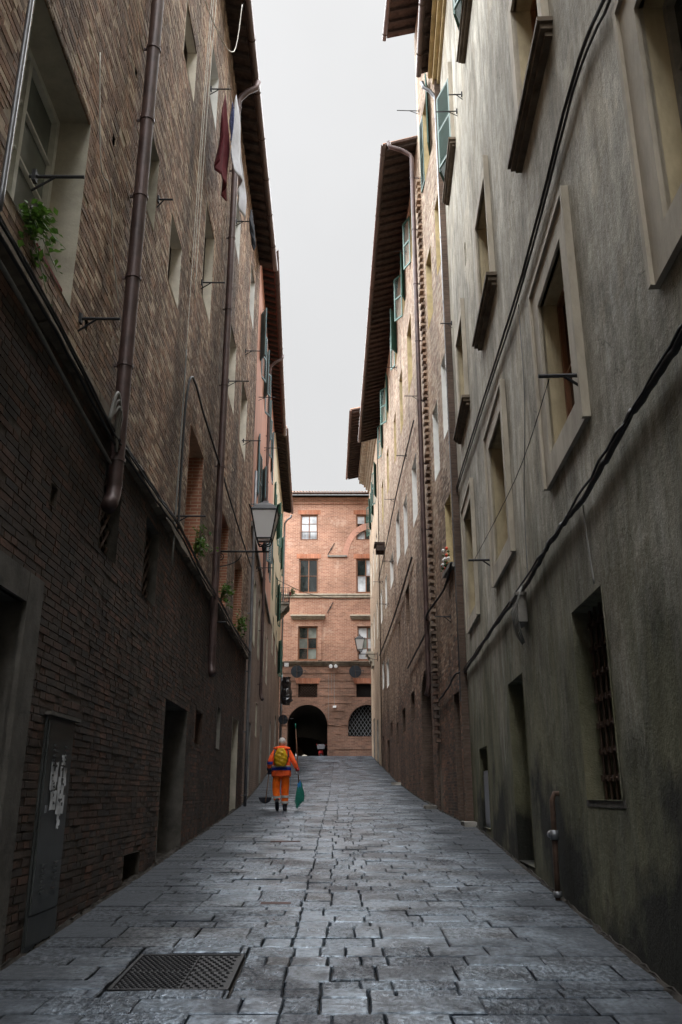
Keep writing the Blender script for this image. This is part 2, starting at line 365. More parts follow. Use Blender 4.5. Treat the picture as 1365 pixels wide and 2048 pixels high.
def arch_h(op, a):
    a0, a1, z0, zs, rise = op; c, h = (a0 + a1) / 2, (a1 - a0) / 2
    q = max(0.0, 1 - ((a - c) / h) ** 2); return zs + rise * math.sqrt(q)
def op_interval(op, z, pad=0.0):
    if len(op) == 4:
        return (op[0] - pad, op[1] + pad) if op[2] - pad < z < op[3] + pad else None
    a0, a1, z0, zs, rise = op
    if not z0 - pad < z < zs + rise + pad: return None
    c, h = (a0 + a1) / 2, (a1 - a0) / 2
    if z > zs: h *= math.sqrt(max(0, 1 - ((z - zs) / (rise + pad)) ** 2))
    return (c - h - pad, c + h + pad)
def wall_sheet(W, a0, a1, z0, z1, name, mat, parent, d=0.0):
    As = {a0, a1}; Zs = {z0, z1}
    rects = []
    for o in W.ops:
        r = o if len(o) == 4 else (o[0], o[1], o[2], o[3] + o[4]); rects.append(r)
        As |= {min(max(v, a0), a1) for v in r[:2]}; Zs |= {min(max(v, z0), z1) for v in r[2:]}
    As, Zs = sorted(As), sorted(Zs); m = MB()
    for i in range(len(As) - 1):
        j = 0
        while j < len(Zs) - 1:
            ca = (As[i] + As[i + 1]) / 2
            free = lambda q: not any(r[0] < ca < r[1] and r[2] < (Zs[q] + Zs[q + 1]) / 2 < r[3] for r in rects)
            if not free(j): j += 1; continue
            k = j
            while k + 1 < len(Zs) - 1 and free(k + 1): k += 1
            m.quad(W.pt(As[i], Zs[j], d), W.pt(As[i + 1], Zs[j], d), W.pt(As[i + 1], Zs[k + 1], d), W.pt(As[i], Zs[k + 1], d)); j = k + 1
    for o in W.ops:
        if len(o) == 5:
            n = 16
            for q in range(n):
                p0, p1 = o[0] + (o[1] - o[0]) * q / n, o[0] + (o[1] - o[0]) * (q + 1) / n
                zt = o[3] + o[4]
                m.quad(W.pt(p0, arch_h(o, p0), d), W.pt(p1, arch_h(o, p1), d), W.pt(p1, zt, d), W.pt(p0, zt, d))
    return m.build(name, mat, parent)
def core(W, a0, a1, z1, depth, mat, parent, name='blocking_core', d0=-1.0):  # solid mass added behind the facade to block light
    m = MB().wbox(W, a0, a1, -3, z1, d0, -depth)
    m.quad(W.pt(a0, -3, -.06), W.pt(a0, z1, -.06), W.pt(a0, z1, d0 + .02), W.pt(a0, -3, d0 + .02))
    m.quad(W.pt(a1, -3, -.06), W.pt(a1, z1, -.06), W.pt(a1, z1, d0 + .02), W.pt(a1, -3, d0 + .02))
    return m.build(name, mat, parent)

def courses(W, a0, a1, z0, z1, h=.066, L=.27, seed=1, pad=.0, miss=.012):
    r = random.Random(seed); out = []; z = z0
    while z < z1:
        zm = z + h / 2; iv = [(a0, a1)]
        for o in W.ops:
            t = op_interval(o, zm, pad)
            if t:
                nx = []
                for p, q in iv:
                    if t[1] <= p or t[0] >= q: nx.append((p, q)); continue
                    if t[0] > p: nx.append((p, t[0]))
                    if t[1] < q: nx.append((t[1], q))
                iv = nx
        for p, q in iv:
            a = p - r.random() * L * .9 if q - p > L else p
            while a < q:
                l = L * (r.uniform(.92, 1.06) if r.random() < .68 else r.uniform(.46, .56))
                b = a + l; s, e = max(a, p), min(b, q)
                if e - s > .04 and z + h > gz(s) - .1 and r.random() > miss: out.append((s, e, z, z + h))
                a = b
        z += h
    return out
def split_by_height(recs, z0, amp, seed):
    g = random.Random(seed); lo, hi = [], []
    for r in recs:
        t = z0 + amp * (.6 * math.sin(r[0] * .55 + seed) + .4 * math.sin(r[0] * 1.7 + seed * 2)) + g.gauss(0, amp * .55)
        (lo if r[2] < t else hi).append(r)
    return lo, hi
def brick_bulk(W, recs, name, mat, parent, joint=.013, seed=3, out=.006, relief=.003):
    """bricks beyond the ones built singly: one joined part"""
    n = len(recs); A = np.array(recs); g = np.random.default_rng(seed)
    V = np.zeros((n, 8, 3)); n3 = np.array(W.n)
    s, e, b, t = A[:, 0] + joint / 2, A[:, 1] - joint / 2, A[:, 2] + joint / 2, A[:, 3] - joint / 2
    dep = out + g.normal(0, relief * .6, n).clip(-relief, relief)
    for i, (aa, zz) in enumerate(((s, b), (e, b), (e, t), (s, t))):
        ja = aa + g.normal(0, .0022, n); jz = zz + g.normal(0, .0022, n); jd = dep + g.normal(0, .0008, n)
        x = W.x(ja) if hasattr(W, 'k') else ja; y = ja if hasattr(W, 'k') else np.full(n, W.y)
        base = np.stack([x, y, jz], 1)
        V[:, i] = base + n3 * jd[:, None]; V[:, i + 4] = base - n3 * .01
    F = np.array([(0, 1, 2, 3), (0, 4, 5, 1), (1, 5, 6, 2), (2, 6, 7, 3), (3, 7, 4, 0)])
    faces = (F[None] + (np.arange(n) * 8)[:, None, None]).reshape(-1, 4)
    me = bpy.data.meshes.new(name); me.from_pydata(V.reshape(-1, 3), [], faces); me.materials.append(M[mat]); me.update()
    o = link(bpy.data.objects.new(name, me), parent); o['kind'] = 'stuff'; return o
_bm = {}
def brick_single(W, rec, mat, parent, g, joint=.011, name='brick'):
    key = (mat, g.randrange(8))
    if key not in _bm:
        q = random.Random(hash(key[1]) + 5); m = MB(); f = []
        for a, z in ((0, 0), (.5, 0), (1, 0), (1, .5), (1, 1), (.5, 1), (0, 1), (0, .5)):
            f.append((a + q.uniform(-.008, .008), z + q.uniform(-.03, .03)))
        vs = [(a * .985 + .0075, 1 + q.uniform(-.05, .05), z * .94 + .03) for a, z in f] + [(a, .72, z) for a, z in f] + [(a, -.6, z) for a, z in f]
        vs.append((.5, 1.06, .5)); fs = []
        for k in range(8):
            k1 = (k + 1) % 8; fs += [(k, k1, 24), (k + 8, k1 + 8, k1, k), (k + 16, k1 + 16, k1 + 8, k + 8)]
        _bm[key] = m.add(vs, fs).mesh('brick', M[mat])
    o = bpy.data.objects.new(name, _bm[key])
    p = W.pt(rec[0] + joint / 2, rec[2] + joint / 2, g.uniform(-.002, .002))
    # local x along the wall, local y out of the wall
    ux, nn = W.u, W.n; Lx, Lz = rec[1] - rec[0] - joint, rec[3] - rec[2] - joint
    o.matrix_world = Matrix(((ux.x * Lx, nn.x * .007, 0, p[0]), (ux.y * Lx, nn.y * .007, 0, p[1]), (0, 0, Lz, p[2]), (0, 0, 0, 1)))
    return link(o, parent)

# windows and doors -------------------------------------------------
def reveal(W, op, depth, mat, parent, front=.012):
    m = MB(); dp = -depth
    if len(op) == 4:
        a0, a1, z0, z1 = op
        m.quad(W.pt(a0, z0, front), W.pt(a0, z1, front), W.pt(a0, z1, dp), W.pt(a0, z0, dp)); m.quad(W.pt(a1, z0, front), W.pt(a1, z1, front), W.pt(a1, z1, dp), W.pt(a1, z0, dp))
        m.quad(W.pt(a0, z1, front), W.pt(a1, z1, front), W.pt(a1, z1, dp), W.pt(a0, z1, dp)); m.quad(W.pt(a0, z0, front), W.pt(a1, z0, front), W.pt(a1, z0, dp), W.pt(a0, z0, dp))
    else:
        a0, a1, z0, zs, ri = op; n = 18
        pts = [(a0, z0)] + [(a0 + (a1 - a0) * (1 - math.cos(math.pi * q / n)) / 2,) for q in range(n + 1)] + [(a1, z0)]
        pts = [(p[0], arch_h(op, p[0])) if len(p) == 1 else p for p in pts]
        for p, q in zip(pts, pts[1:]): m.quad(W.pt(*p, front), W.pt(*q, front), W.pt(*q, dp), W.pt(*p, dp))
    return m.build('reveal', mat, parent)
def window(B, W, a0, a1, z0, z1, depth=.22, jamb='jamb_plaster', frame='wood_dark', glass='glass_dark', cols=2, rows=2,
           sill=None, kind='glass', shutters=None, surround=None, sill_out=.12, rise=0, fw=.06, label=None):
    op = (a0, a1, z0, z1) if not rise else (a0, a1, z0, z1, rise)
    W.ops.append(op); zt = z1 + rise; dp = -depth
    m = MB()
    if kind in ('glass', 'grate', 'closed'):
        for x0, x1, y0, y1 in ((a0, a0 + fw, z0, zt), (a1 - fw, a1, z0, zt), (a0 + fw, a1 - fw, z0, z0 + fw), (a0 + fw, a1 - fw, zt - fw, zt)):
            m.wbox(W, x0, x1, y0, y1, dp - .02, dp + .06)
    if kind == 'glass':
        ia, ib, ja, jb = a0 + fw, a1 - fw, z0 + fw, zt - fw
        for c in range(1, cols): x = ia + (ib - ia) * c / cols; m.wbox(W, x - .035, x + .035, ja, jb, dp - .015, dp + .052)
        for r_ in range(1, rows): z = ja + (jb - ja) * r_ / rows; m.wbox(W, ia, ib, z - .014, z + .014, dp - .012, dp + .04)
    elif kind == 'closed':      # shut wooden leaves
        nb = max(3, int((a1 - a0) / .16))
        for q in range(nb):
            x0 = a0 + fw + (a1 - a0 - 2 * fw) * q / nb; x1 = a0 + fw + (a1 - a0 - 2 * fw) * (q + 1) / nb
            m.wbox(W, x0 + .004, x1 - .004, z0 + fw, zt - fw, dp - .02, dp + .02 + .006 * (q % 2))
    if kind == 'brickfill':
        m.quad(W.pt(a0, z0, dp), W.pt(a1, z0, dp), W.pt(a1, zt, dp), W.pt(a0, zt, dp)); frame = 'mortar_tan'
    if kind == 'hole':
        m.quad(W.pt(a0, z0, dp), W.pt(a1, z0, dp), W.pt(a1, zt, dp), W.pt(a0, zt, dp)); frame = 'dark_room'
    w = m.build('window', frame, B)
    if label: w['label'] = label
    reveal(W, op, depth + .02, jamb, w)
    if kind == 'glass':
        for c in range(cols):
            for r_ in range(rows):
                x0, x1 = ia + (ib - ia) * c / cols, ia + (ib - ia) * (c + 1) / cols; y0, y1 = ja + (jb - ja) * r_ / rows, ja + (jb - ja) * (r_ + 1) / rows
                g = glass if isinstance(glass, str) else glass[(c + r_) % len(glass)]
                MB().quad(W.pt(x0, y0, dp + rnd.uniform(0, .006)), W.pt(x1, y0, dp), W.pt(x1, y1, dp + rnd.uniform(0, .006)), W.pt(x0, y1, dp)).build('pane', g, w)
    if kind == 'grate':
        MB().quad(W.pt(a0, z0, dp), W.pt(a1, z0, dp), W.pt(a1, zt, dp), W.pt(a0, zt, dp)).build('backing', 'dark_room', w)
        grate(W, a0, a1, z0, zt, -.12, w)
    if kind == 'brickfill':
        save = W.ops; W.ops = []
        recs = courses(W, a0 + .01, a1 - .01, z0 + .01, zt - .01, seed=int(a0 * 10)); W.ops = save
        WW = OffsetWall(W, dp); brick_bulk(WW, recs, 'bricks', 'brick_orange', w)
    if sill:
        sm = MB().wbox(W, a0 - .14, a1 + .14, z0 - .11, z0 - .002, -.1, sill_out)
        sm.build('sill', sill, w)
    if surround:
        su, sw = surround; s = MB(); o1 = .045
        for x0, x1, y0, y1 in ((a0 - sw, a0, z0 - sw, zt + sw), (a1, a1 + sw, z0 - sw, zt + sw), (a0, a1, z0 - sw, z0), (a0, a1, zt, zt + sw)): s.wbox(W, x0, x1, y0, y1, -.02, o1)
        for x0, x1, y0, y1 in ((a0 - sw - .06, a0 - sw, z0 - sw, zt + sw), (a1 + sw, a1 + sw + .06, z0 - sw, zt + sw), (a0 - sw - .06, a1 + sw + .06, zt + sw, zt + sw + .06)): s.wbox(W, x0, x1, y0, y1, -.02, o1 + .03)
        s.build('surround', su, w)
    if shutters:
        sm, ang = shutters
        for near in (True, False): shutter(W, a0 if near else a1, z0 + .02, zt - .02, (a1 - a0) / 2, ang + rnd.uniform(-12, 12), near, sm, w)
    return w
class OffsetWall(Wall):
    def __init__(s, W, d):
        s.__dict__.update(W.__dict__); s.off = d; s.ops = []
        if hasattr(W, 'x0'): s.x0 = W.x0 + W.n.x * d; s.x1 = W.x1 + W.n.x * d
        else: s.y = W.y - d
        if not hasattr(W, 'x0'): s.pt = lambda a, z, d=0.0: (a, s.y - d, z)
def shutter(W, a, z0, z1, w, ang, near, mat, parent):
    """louvred leaf hinged at the jamb; ang = degrees swung out from the closed position"""
    q = R(ang); da, dd = math.cos(q) * (1 if near else -1), math.sin(q)
    def P(s, z, t):     # s along the leaf, t through its thickness
        return W.pt(a + da * s - dd * t * (1 if near else -1), z, .03 + dd * s + math.cos(q) * t)
    m = MB()
    def bx(s0, s1, y0, y1, t0, t1): m.hexa([P(s0, y0, t0), P(s1, y0, t0), P(s1, y0, t1), P(s0, y0, t1), P(s0, y1, t0), P(s1, y1, t0), P(s1, y1, t1), P(s0, y1, t1)])
    bx(0, .06, z0, z1, 0, .04); bx(w - .06, w, z0, z1, 0, .04)
    for zc in (z0, (z0 + z1) / 2 - .035, z1 - .07): bx(.06, w - .06, zc, zc + .07, 0, .04)
    n = max(6, int((z1 - z0) / .085))
    for k in range(n):
        z = z0 + .08 + (z1 - z0 - .16) * k / n
        m.hexa([P(.06, z, .0), P(w - .06, z, .0), P(w - .06, z + .045, .04), P(.06, z + .045, .04), P(.06, z + .012, .0), P(w - .06, z + .012, .0), P(w - .06, z + .057, .04), P(.06, z + .057, .04)])
    return m.build('shutter', mat, parent)
def grate(W, a0, a1, z0, z1, d, parent, step=.2, r=.016, mat='iron_rust'):
    m = MB()
    w, h = a1 - a0, z1 - z0; n = int((w + h) / step) + 1
    for q in range(n):
        c = q * step
        p, e = (min(c, w), max(0, c - w)), (max(0, c - h), min(c, h))
        if abs(p[0] - e[0]) > .02:
            m.tube([W.pt(a0 + p[0], z0 + p[1], d), W.pt(a0 + e[0], z0 + e[1], d)], r, 5)
            m.tube([W.pt(a1 - p[0], z0 + p[1], d + .015), W.pt(a1 - e[0], z0 + e[1], d + .015)], r, 5)
    return m.build('grate', mat, parent, True)
def door(B, W, a0, a1, z0, z1, depth=.35, jamb='stone_grey', mat='wood_dark', rise=0, label=None, planks=True):
    op = (a0, a1, z0, z1) if not rise else (a0, a1, z0, z1, rise)
    W.ops.append(op); zt = z1 + rise; m = MB(); n = max(4, int((a1 - a0) / .2)) if planks else 1
    for q in range(n):
        m.wbox(W, a0 + (a1 - a0) * q / n + .004, a0 + (a1 - a0) * (q + 1) / n - .004, z0, zt, -depth - .05, -depth + rnd.uniform(0, .01))
    d = m.build('door', mat, B)
    if label: d['label'] = label
    reveal(W, op, depth + .03, jamb, d)
    if planks:
        hm = MB(); ha = a0 + (a1 - a0) * .82; hz = z0 + 1.0
        hm.wbox(W, ha - .03, ha + .03, hz, hz + .18, -depth + .01, -depth + .03); hm.tube([W.pt(ha, hz + .1, -depth + .02), W.pt(ha, hz + .1, -depth + .08), W.pt(ha - .1, hz + .1, -depth + .08)], .012, 6)
        hm.build('handle', 'iron', d)
    return d
def roof(B, W, a0, a1, ze, over, step=.5, soffit='soffit_tile', rafter='rafter_wood', slope=.30, back=7, gutter='gutter_brown', tiles=True, rw=.09):
    """ze = height of the outer lower edge; rafters and gutter are sub-parts"""
    def zz(d): return ze + (over - d) * slope
    m = MB()
    for h0, h1 in ((.10, .18),):
        m.hexa([W.pt(a0, zz(over) + h0, over), W.pt(a1, zz(over) + h0, over), W.pt(a1, zz(-back) + h0, -back), W.pt(a0, zz(-back) + h0, -back),
                W.pt(a0, zz(over) + h1, over), W.pt(a1, zz(over) + h1, over), W.pt(a1, zz(-back) + h1, -back), W.pt(a0, zz(-back) + h1, -back)])
    rf = m.build('roof', soffit, B)
    rm = None; a = a0 + .12; k = 0
    while a < a1 - rw:
        if rm is None or not isinstance(W, Wall) or True:
            if rm is None:
                r0 = MB(); A0 = a
                r0.hexa([Vector(W.pt(A0 + da, zz(d) + dz, d)) - Vector(W.pt(A0, 0, 0)) for dz in (-.02, .098) for da, d in ((0, -.25), (rw, -.25), (rw, over - .06), (0, over - .06))])
                rm = r0.mesh('rafter', M[rafter])
        o = bpy.data.objects.new('rafter', rm); o.location = W.pt(a, 0, 0); link(o, rf)
        a += step * rnd.uniform(.94, 1.06); k += 1
    if gutter:
        g = MB(); n = 10; rr = .085; cd, cz = over + .06, ze + .11
        prof = [(cd + rr * math.cos(math.pi + math.pi * q / n), cz + rr * math.sin(math.pi + math.pi * q / n)) for q in range(n + 1)]
        prof += [(d_ * .999 + .0, z_) for d_, z_ in [(cd + (rr - .008) * math.cos(math.pi + math.pi * q / n), cz + (rr - .008) * math.sin(math.pi + math.pi * q / n)) for q in range(n, -1, -1)]]
        g.loft([[W.pt(a, z, d) for d, z in prof] for a in (a0 - .05, a1 + .05)])
        g.build('gutter', gutter, rf, True)
        h = MB(); a = a0 + .4
        while a < a1:
            h.loft([[W.pt(a + da, cz + (rr + .006) * math.sin(math.pi + math.pi * q / n), cd + (rr + .006) * math.cos(math.pi + math.pi * q / n)) for q in range(n + 1)] + [W.pt(a + da, cz + rr * .98 * math.sin(math.pi + math.pi * q / n), cd + rr * .98 * math.cos(math.pi + math.pi * q / n)) for q in range(n, -1, -1)] for da in (0, .03)])
            a += 1.6
        h.build('gutter_strap', 'iron_rust', rf)
    if tiles:           # end tiles, then rows up the slope: alike pieces share one mesh
        n = 7; rt = .085; ln = over + .9
        tm = MB(); base = Vector(W.pt(a0, 0, 0))
        for rr in (rt, rt - .018): pass
        rings = []
        for d in (over + .07, over - ln):
            rings.append([Vector(W.pt(a0 + rt * math.cos(math.pi * q / n), zz(d) + .18 + rt * math.sin(math.pi * q / n), d)) - base for q in range(n + 1)]
                         + [Vector(W.pt(a0 + (rt - .018) * math.cos(math.pi * q / n), zz(d) + .18 + (rt - .018) * math.sin(math.pi * q / n), d)) - base for q in range(n, -1, -1)])
        tmesh = tm.loft(rings).mesh('roof_tile', M['roof_clay'])
        a = a0 + .1; c = 0
        while a < a1 - .05 and c < 120:
            o = bpy.data.objects.new('roof_tile', tmesh); o.location = W.pt(a, rnd.uniform(-.008, .008), rnd.uniform(-.02, .02)); link(o, rf); a += .235; c += 1
    return rf
def bracket(B, W, a, z, out=.55, mat='iron', r=.014, drop=0.0):
    m = MB().tube([W.pt(a, z, -.03), W.pt(a, z - drop, out)], r, 6); m.wbox(W, a - .03, a + .03, z - .05, z + .05, .0, .03)
    m.tube([W.pt(a, z - .14, .0), W.pt(a, z - drop * .5, out * .45)], r * .7, 6)
    return m.build('iron_bracket', mat, B)
def wire(name, pts, r, mat, label, cat='cable', sub=6, jitter=.012, group=None):
    """cable through world points with a little slack"""
    P = [Vector(p) for p in pts]; out = []
    for i in range(len(P) - 1):
        p0, p1, p2, p3 = P[max(i - 1, 0)], P[i], P[i + 1], P[min(i + 2, len(P) - 1)]
        for k in range(sub):
            t = k / sub
            out.append(.5 * ((2 * p1) + (p2 - p0) * t + (2 * p0 - 5 * p1 + 4 * p2 - p3) * t * t + (3 * p1 - p0 - 3 * p2 + p3) * t ** 3) + Vector((0, 0, rnd.uniform(-jitter, jitter))))
    out.append(P[-1]); o = MB().tube(out, r, 6).build(name, mat, None, True)
    return tag(o, label, cat, group)

# ------------------------------------------------------------------ the facades in plan
L1 = Wall(-2.52, 5, -2.78, 25, -1); L2 = Wall(-2.80, 25, -3.5, 41, -1); L3 = Wall(-3.5, 41, -3.98, 55.5, -1)
R1 = Wall(2.23, 6, 2.85, 19.5, 1); R2 = Wall(2.70, 19.3, 2.56, 23, 1); R3 = Wall(2.55, 23, 2.25, 48, 1); R4 = Wall(2.2, 48, 2.05, 58.5, 1)
E1 = Front(62.0)
def left_x(y): return (L1 if y < 25 else L2 if y < 41 else L3).x(y)
def right_x(y): return (R1 if y < 19.3 else R2 if y < 23 else R3 if y < 48 else R4).x(y)

# ------------------------------------------------------------------ the ground
tag(MB().quad((-600, -600, -3.2), (600, -600, -3.2), (600, 600, -3.2), (-600, 600, -3.2)).build('ground', 'dirt'), kind='structure')
ys = [-14] + [i * 1.0 for i in range(-10, 62)]
m = MB()
for y0, y1 in zip(ys, ys[1:]):
    m.quad((-4.6, y0, gz(y0) - .05), (3.6, y0, gz(y0) - .05), (3.6, y1, gz(y1) - .05), (-4.6, y1, gz(y1) - .05))
street = m.build('street', 'dirt'); tag(street, 'steep lane paved with wet grey stone slabs', kind='structure')
m = MB()
for s0, s1 in ((-30, -4.6), (3.6, 30)): m.quad((s0, 55, 4.08), (s1, 55, 4.08), (s1, 62.3, 4.08), (s0, 62.3, 4.08))
m.quad((-30, 61, 4.075), (30, 61, 4.075), (30, 62.3, 4.075), (-30, 62.3, 4.075))
tag(m.build('cross_street', 'paving'), kind='structure')

# things let into the paving: kept clear of slabs
PLATE = (-1.62, -.76, 6.55, 7.62)
VALVES = [(-.98, 16.0), (-.69, 9.85)]
def stone_mesh(x0, x1, y0, y1, g, inset=.0045):
    """slab with worn edges, uneven outline and a slightly domed, tilted top"""
    pts = []; j = .006
    for a, b in ((0, 0), (.5, 0), (1, 0), (1, .5), (1, 1), (.5, 1), (0, 1), (0, .5)):
        pts.append((x0 + (x1 - x0) * a + g.uniform(-j, j), y0 + (y1 - y0) * b + g.uniform(-j, j)))
    cx, cy = (x0 + x1) / 2, (y0 + y1) / 2; tx, ty, dz = g.gauss(0, .006), g.gauss(0, .007), g.gauss(0, .004)
    def Z(x, y): return gz(y) + dz + tx * (x - cx) + ty * (y - cy)
    top = []; edge = []; bot = []
    for x, y in pts:
        ix, iy = x + (cx - x) * min(.4, inset * 2.4 / max(.05, abs(cx - x))) if abs(cx - x) > .02 else x, y + (cy - y) * min(.4, inset * 2.4 / max(.05, abs(cy - y))) if abs(cy - y) > .02 else y
        top.append((ix, iy, Z(ix, iy))); edge.append((x, y, Z(x, y) - .008)); bot.append((x, y, Z(x, y) - .08))
    vs = top + edge + bot + [(cx, cy, Z(cx, cy) + g.uniform(.0, .004))]; fs = []
    for k in range(8):
        k1 = (k + 1) % 8; fs += [(k, k1, 24), (k + 8, k1 + 8, k1, k), (k + 16, k1 + 16, k1 + 8, k + 8)]
    return vs, fs
g = random.Random(21); stones = []; y = 3.2; ci = 0
while y < 60.8:
    dep = g.choice((.22, .26, .30, .34, .38, .46)) * g.uniform(.93, 1.07)
    ym = y + dep / 2; xl, xr = left_x(min(ym, 55)) + .02, right_x(min(ym, 58)) - .02
    if ym > 55.5: xl = -4.3
    if ym > 58.6: xr = 3.5
    strip = (-.40 + g.uniform(-.025, .025), .30 + g.uniform(-.12, .12))          # narrow central run of small setts
    for p0, p1, wl, wh in ((xl, strip[0], .36, .74), (strip[0], strip[1], .2, .34), (strip[1], xr, .36, .74)):
        x = p0
        while x < p1 - .01:
            x1 = min(x + g.uniform(wl, wh), p1)
            if p1 - x1 < .16: x1 = p1
            blocked = x1 > PLATE[0] and x < PLATE[1] and y + dep > PLATE[2] and y < PLATE[3]
            if not blocked: stones.append((x, x1, y, y + dep))
            else:       # trim round the iron cover
                if x < PLATE[0] - .1: stones.append((x, PLATE[0] - .01, y, y + dep))
                if x1 > PLATE[1] + .1: stones.append((PLATE[1] + .01, x1, y, y + dep))
                if y < PLATE[2] - .1: stones.append((max(x, PLATE[0]), min(x1, PLATE[1]), y, PLATE[2] - .01))
                elif y + dep > PLATE[3] + .1: stones.append((max(x, PLATE[0]), min(x1, PLATE[1]), PLATE[3] + .01, y + dep))
            x = x1
    y += dep; ci += 1
jt = .0045
def in_view(s):
    u, v = project(((s[0] + s[1]) / 2, (s[2] + s[3]) / 2, gz((s[2] + s[3]) / 2))); return -60 < u < 1425 and v < 2100
stones.sort(key=lambda s: (not in_view(s), s[2]))
bulk = MB()
for i, s in enumerate(stones):
    vs, fs = stone_mesh(s[0] + jt, s[1] - jt, s[2] + jt, s[3] - jt, g)
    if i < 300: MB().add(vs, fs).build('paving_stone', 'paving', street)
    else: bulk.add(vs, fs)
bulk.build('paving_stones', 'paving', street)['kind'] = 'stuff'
# dirt and broken mortar packed where the paving meets the walls
m = MB(); g = random.Random(4)
for side in (-1, 1):
    y = 3.5; prev = None
    while y < 55:
        W_x = left_x(y) if side < 0 else right_x(y)
        w_, h_ = g.uniform(.02, .06), g.uniform(.005, .04)
        cur = [(W_x + side * .05, y, gz(y) + h_), (W_x - side * .012, y, gz(y) + h_), (W_x - side * w_ * .5, y, gz(y) + h_ * .4), (W_x - side * w_, y, gz(y) - .012)]
        if prev:
            for k in range(3): m.quad(prev[k], prev[k + 1], cur[k + 1], cur[k])
        prev = cur; y += g.uniform(.05, .16)
m.build('wall_foot_dirt', 'dirt', street)['kind'] = 'stuff'

# ------------------------------------------------------------------ left: near brown brick building
B = empty('brick_building', (L1.x(12), 12, gz(12)), 'tall dark brown brick building on the left, nearest the camera, with sooty, shade-darkened ground storey', 'building')
LZ = 18.75
window(B, L1, 5.30, 6.93, 5.92, 8.06, depth=.36, frame='wood_white', glass='glass_dusty', cols=2, rows=4, fw=.07, label='large white casement window in a deep plastered recess')
window(B, L1, 9.02, 9.85, 8.95, 10.13, cols=2, rows=1)
window(B, L1, 10.9, 11.8, 8.93, 10.05, cols=2, rows=1, jamb='jamb_pale')
window(B, L1, 13.85, 15.0, 10.57, 12.6, cols=2, rows=3, jamb='jamb_pale')
window(B, L1, 10.85, 11.95, 13.2, 14.33, cols=2, rows=1, jamb='jamb_pale')
window(B, L1, 13.4, 14.4, 14.85, 16.2, cols=2, rows=2, jamb='jamb_white')
window(B, L1, 18.15, 19.2, 14.9, 16.2, cols=2, rows=2, jamb='jamb_white')
window(B, L1, 17.7, 19.45, 10.65, 12.55, cols=2, rows=2, jamb='jamb_pale')
window(B, L1, 21.0, 22.5, 10.6, 12.55, cols=2, rows=2, jamb='jamb_pale')
window(B, L1, 22.2, 23.4, 15.4, 17.1, cols=2, rows=2, jamb='jamb_white')
window(B, L1, 6.2, 7.4, 11.4, 13.2, cols=2, rows=2)
for a0, a1, z0, z1 in ((13.6, 15.15, 5.62, 7.75), (17.85, 19.5, 5.62, 7.7), (21.1, 22.9, 5.65, 7.55)):
    window(B, L1, a0, a1, z0, z1, depth=.30, kind='brickfill', jamb='brick_sheet_orange')
window(B, L1, 8.62, 9.36, 4.08, 5.1, depth=.2, kind='grate', jamb='stone_dark', frame='wood_dark')
window(B, L1, 10.78, 11.62, 4.08, 5.14, depth=.2, kind='grate', jamb='stone_dark', frame='wood_dark')
window(B, L1, 5.05, 5.36, 4.35, 4.78, depth=.15, kind='grate', jamb='stone_grey', fw=.03)
window(B, L1, 18.95, 19.5, 2.55, 3.45, depth=.25, kind='hole', jamb='stone_grey')
window(B, L1, 15.9, 16.75, 2.5, 3.08, depth=.2, kind='hole', jamb='brick_sooty_shaded')
window(B, L1, 10.9, 11.8, .60, .92, depth=.45, kind='hole', jamb='mortar_dark')
window(B, L1, 7.0, 7.16, 4.0, 4.2, depth=.2, kind='hole', jamb='mortar_dark')
door(B, L1, 5.2, 6.63, -.2, 3.06, depth=.3, jamb='stone_dark', label='dark wooden door in a grey stone frame')
door(B, L1, 12.92, 14.95, .3, 2.98, depth=.38, jamb='stone_dark')
door(B, L1, 22.0, 23.35, .8, 3.48, depth=.3, jamb='jamb_plaster')
for k in range(26):      # putlog holes left by the scaffolding
    a, z = rnd.uniform(6.5, 24), rnd.uniform(6, 18)
    if not any(o[0] - .3 < a < o[1] + .3 and o[2] - .3 < z < o[3] + .3 for o in L1.ops):
        L1.ops.append((a, a + .11, z, z + .13)); m = MB()
        m.quad(L1.pt(a, z, -.15), L1.pt(a + .11, z, -.15), L1.pt(a + .11, z + .13, -.15), L1.pt(a, z + .13, -.15)); m.build('putlog_hole', 'dark_room', B)
wall_sheet(L1, -12, 25, 5.4, LZ, 'wall', 'mortar_pale', B)
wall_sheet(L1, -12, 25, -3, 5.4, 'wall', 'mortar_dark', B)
core(L1, -12, 25, LZ, 9, 'mortar_dark', B)
door_frame = MB(); g = random.Random(2)          # grey stone frame round the near door
door_frame.wbox(L1, 6.63, 6.98, .0, 3.3, -.02, .05); door_frame.wbox(L1, 4.85, 6.63, 3.06, 3.3, -.02, .047)
door_frame.build('door_frame', 'stone_dark', B)
L1.ops.append((4.85, 6.98, -.3, 3.3))
CAB = (7.53, 8.32, .46, 2.26)
L1.ops.append((CAB[0] - .02, CAB[1] + .02, .3, CAB[3] + .03))
up = courses(L1, 3.6, 25, 5.46, LZ, seed=11); low = courses(L1, 4.2, 25, .0, 5.34, seed=12, miss=.02)
L1.ops.pop()
def big(rec):
    c = L1.pt((rec[0] + rec[1]) / 2, (rec[2] + rec[3]) / 2, .02); u, v = project(c)
    if not (5 < u < 1360 and 5 < v < 2043) or (CAB[0] < c[1] < CAB[1] and c[2] < CAB[3] + .1): return 0
    return abs(project(L1.pt(rec[0], rec[2], 0))[0] - project(L1.pt(rec[1], rec[2], 0))[0]) * abs(v - project(L1.pt(rec[0], rec[3], .02))[1])
low.sort(key=big, reverse=True); g = random.Random(6)
for rec in low[:300]: brick_single(L1, rec, 'brick_sooty_shaded', B, g)
brick_bulk(L1, low[300:], 'bricks', 'brick_sooty_shaded', B, seed=5, relief=.004)
brick_bulk(L1, up, 'bricks', 'brick_brown', B, seed=6)
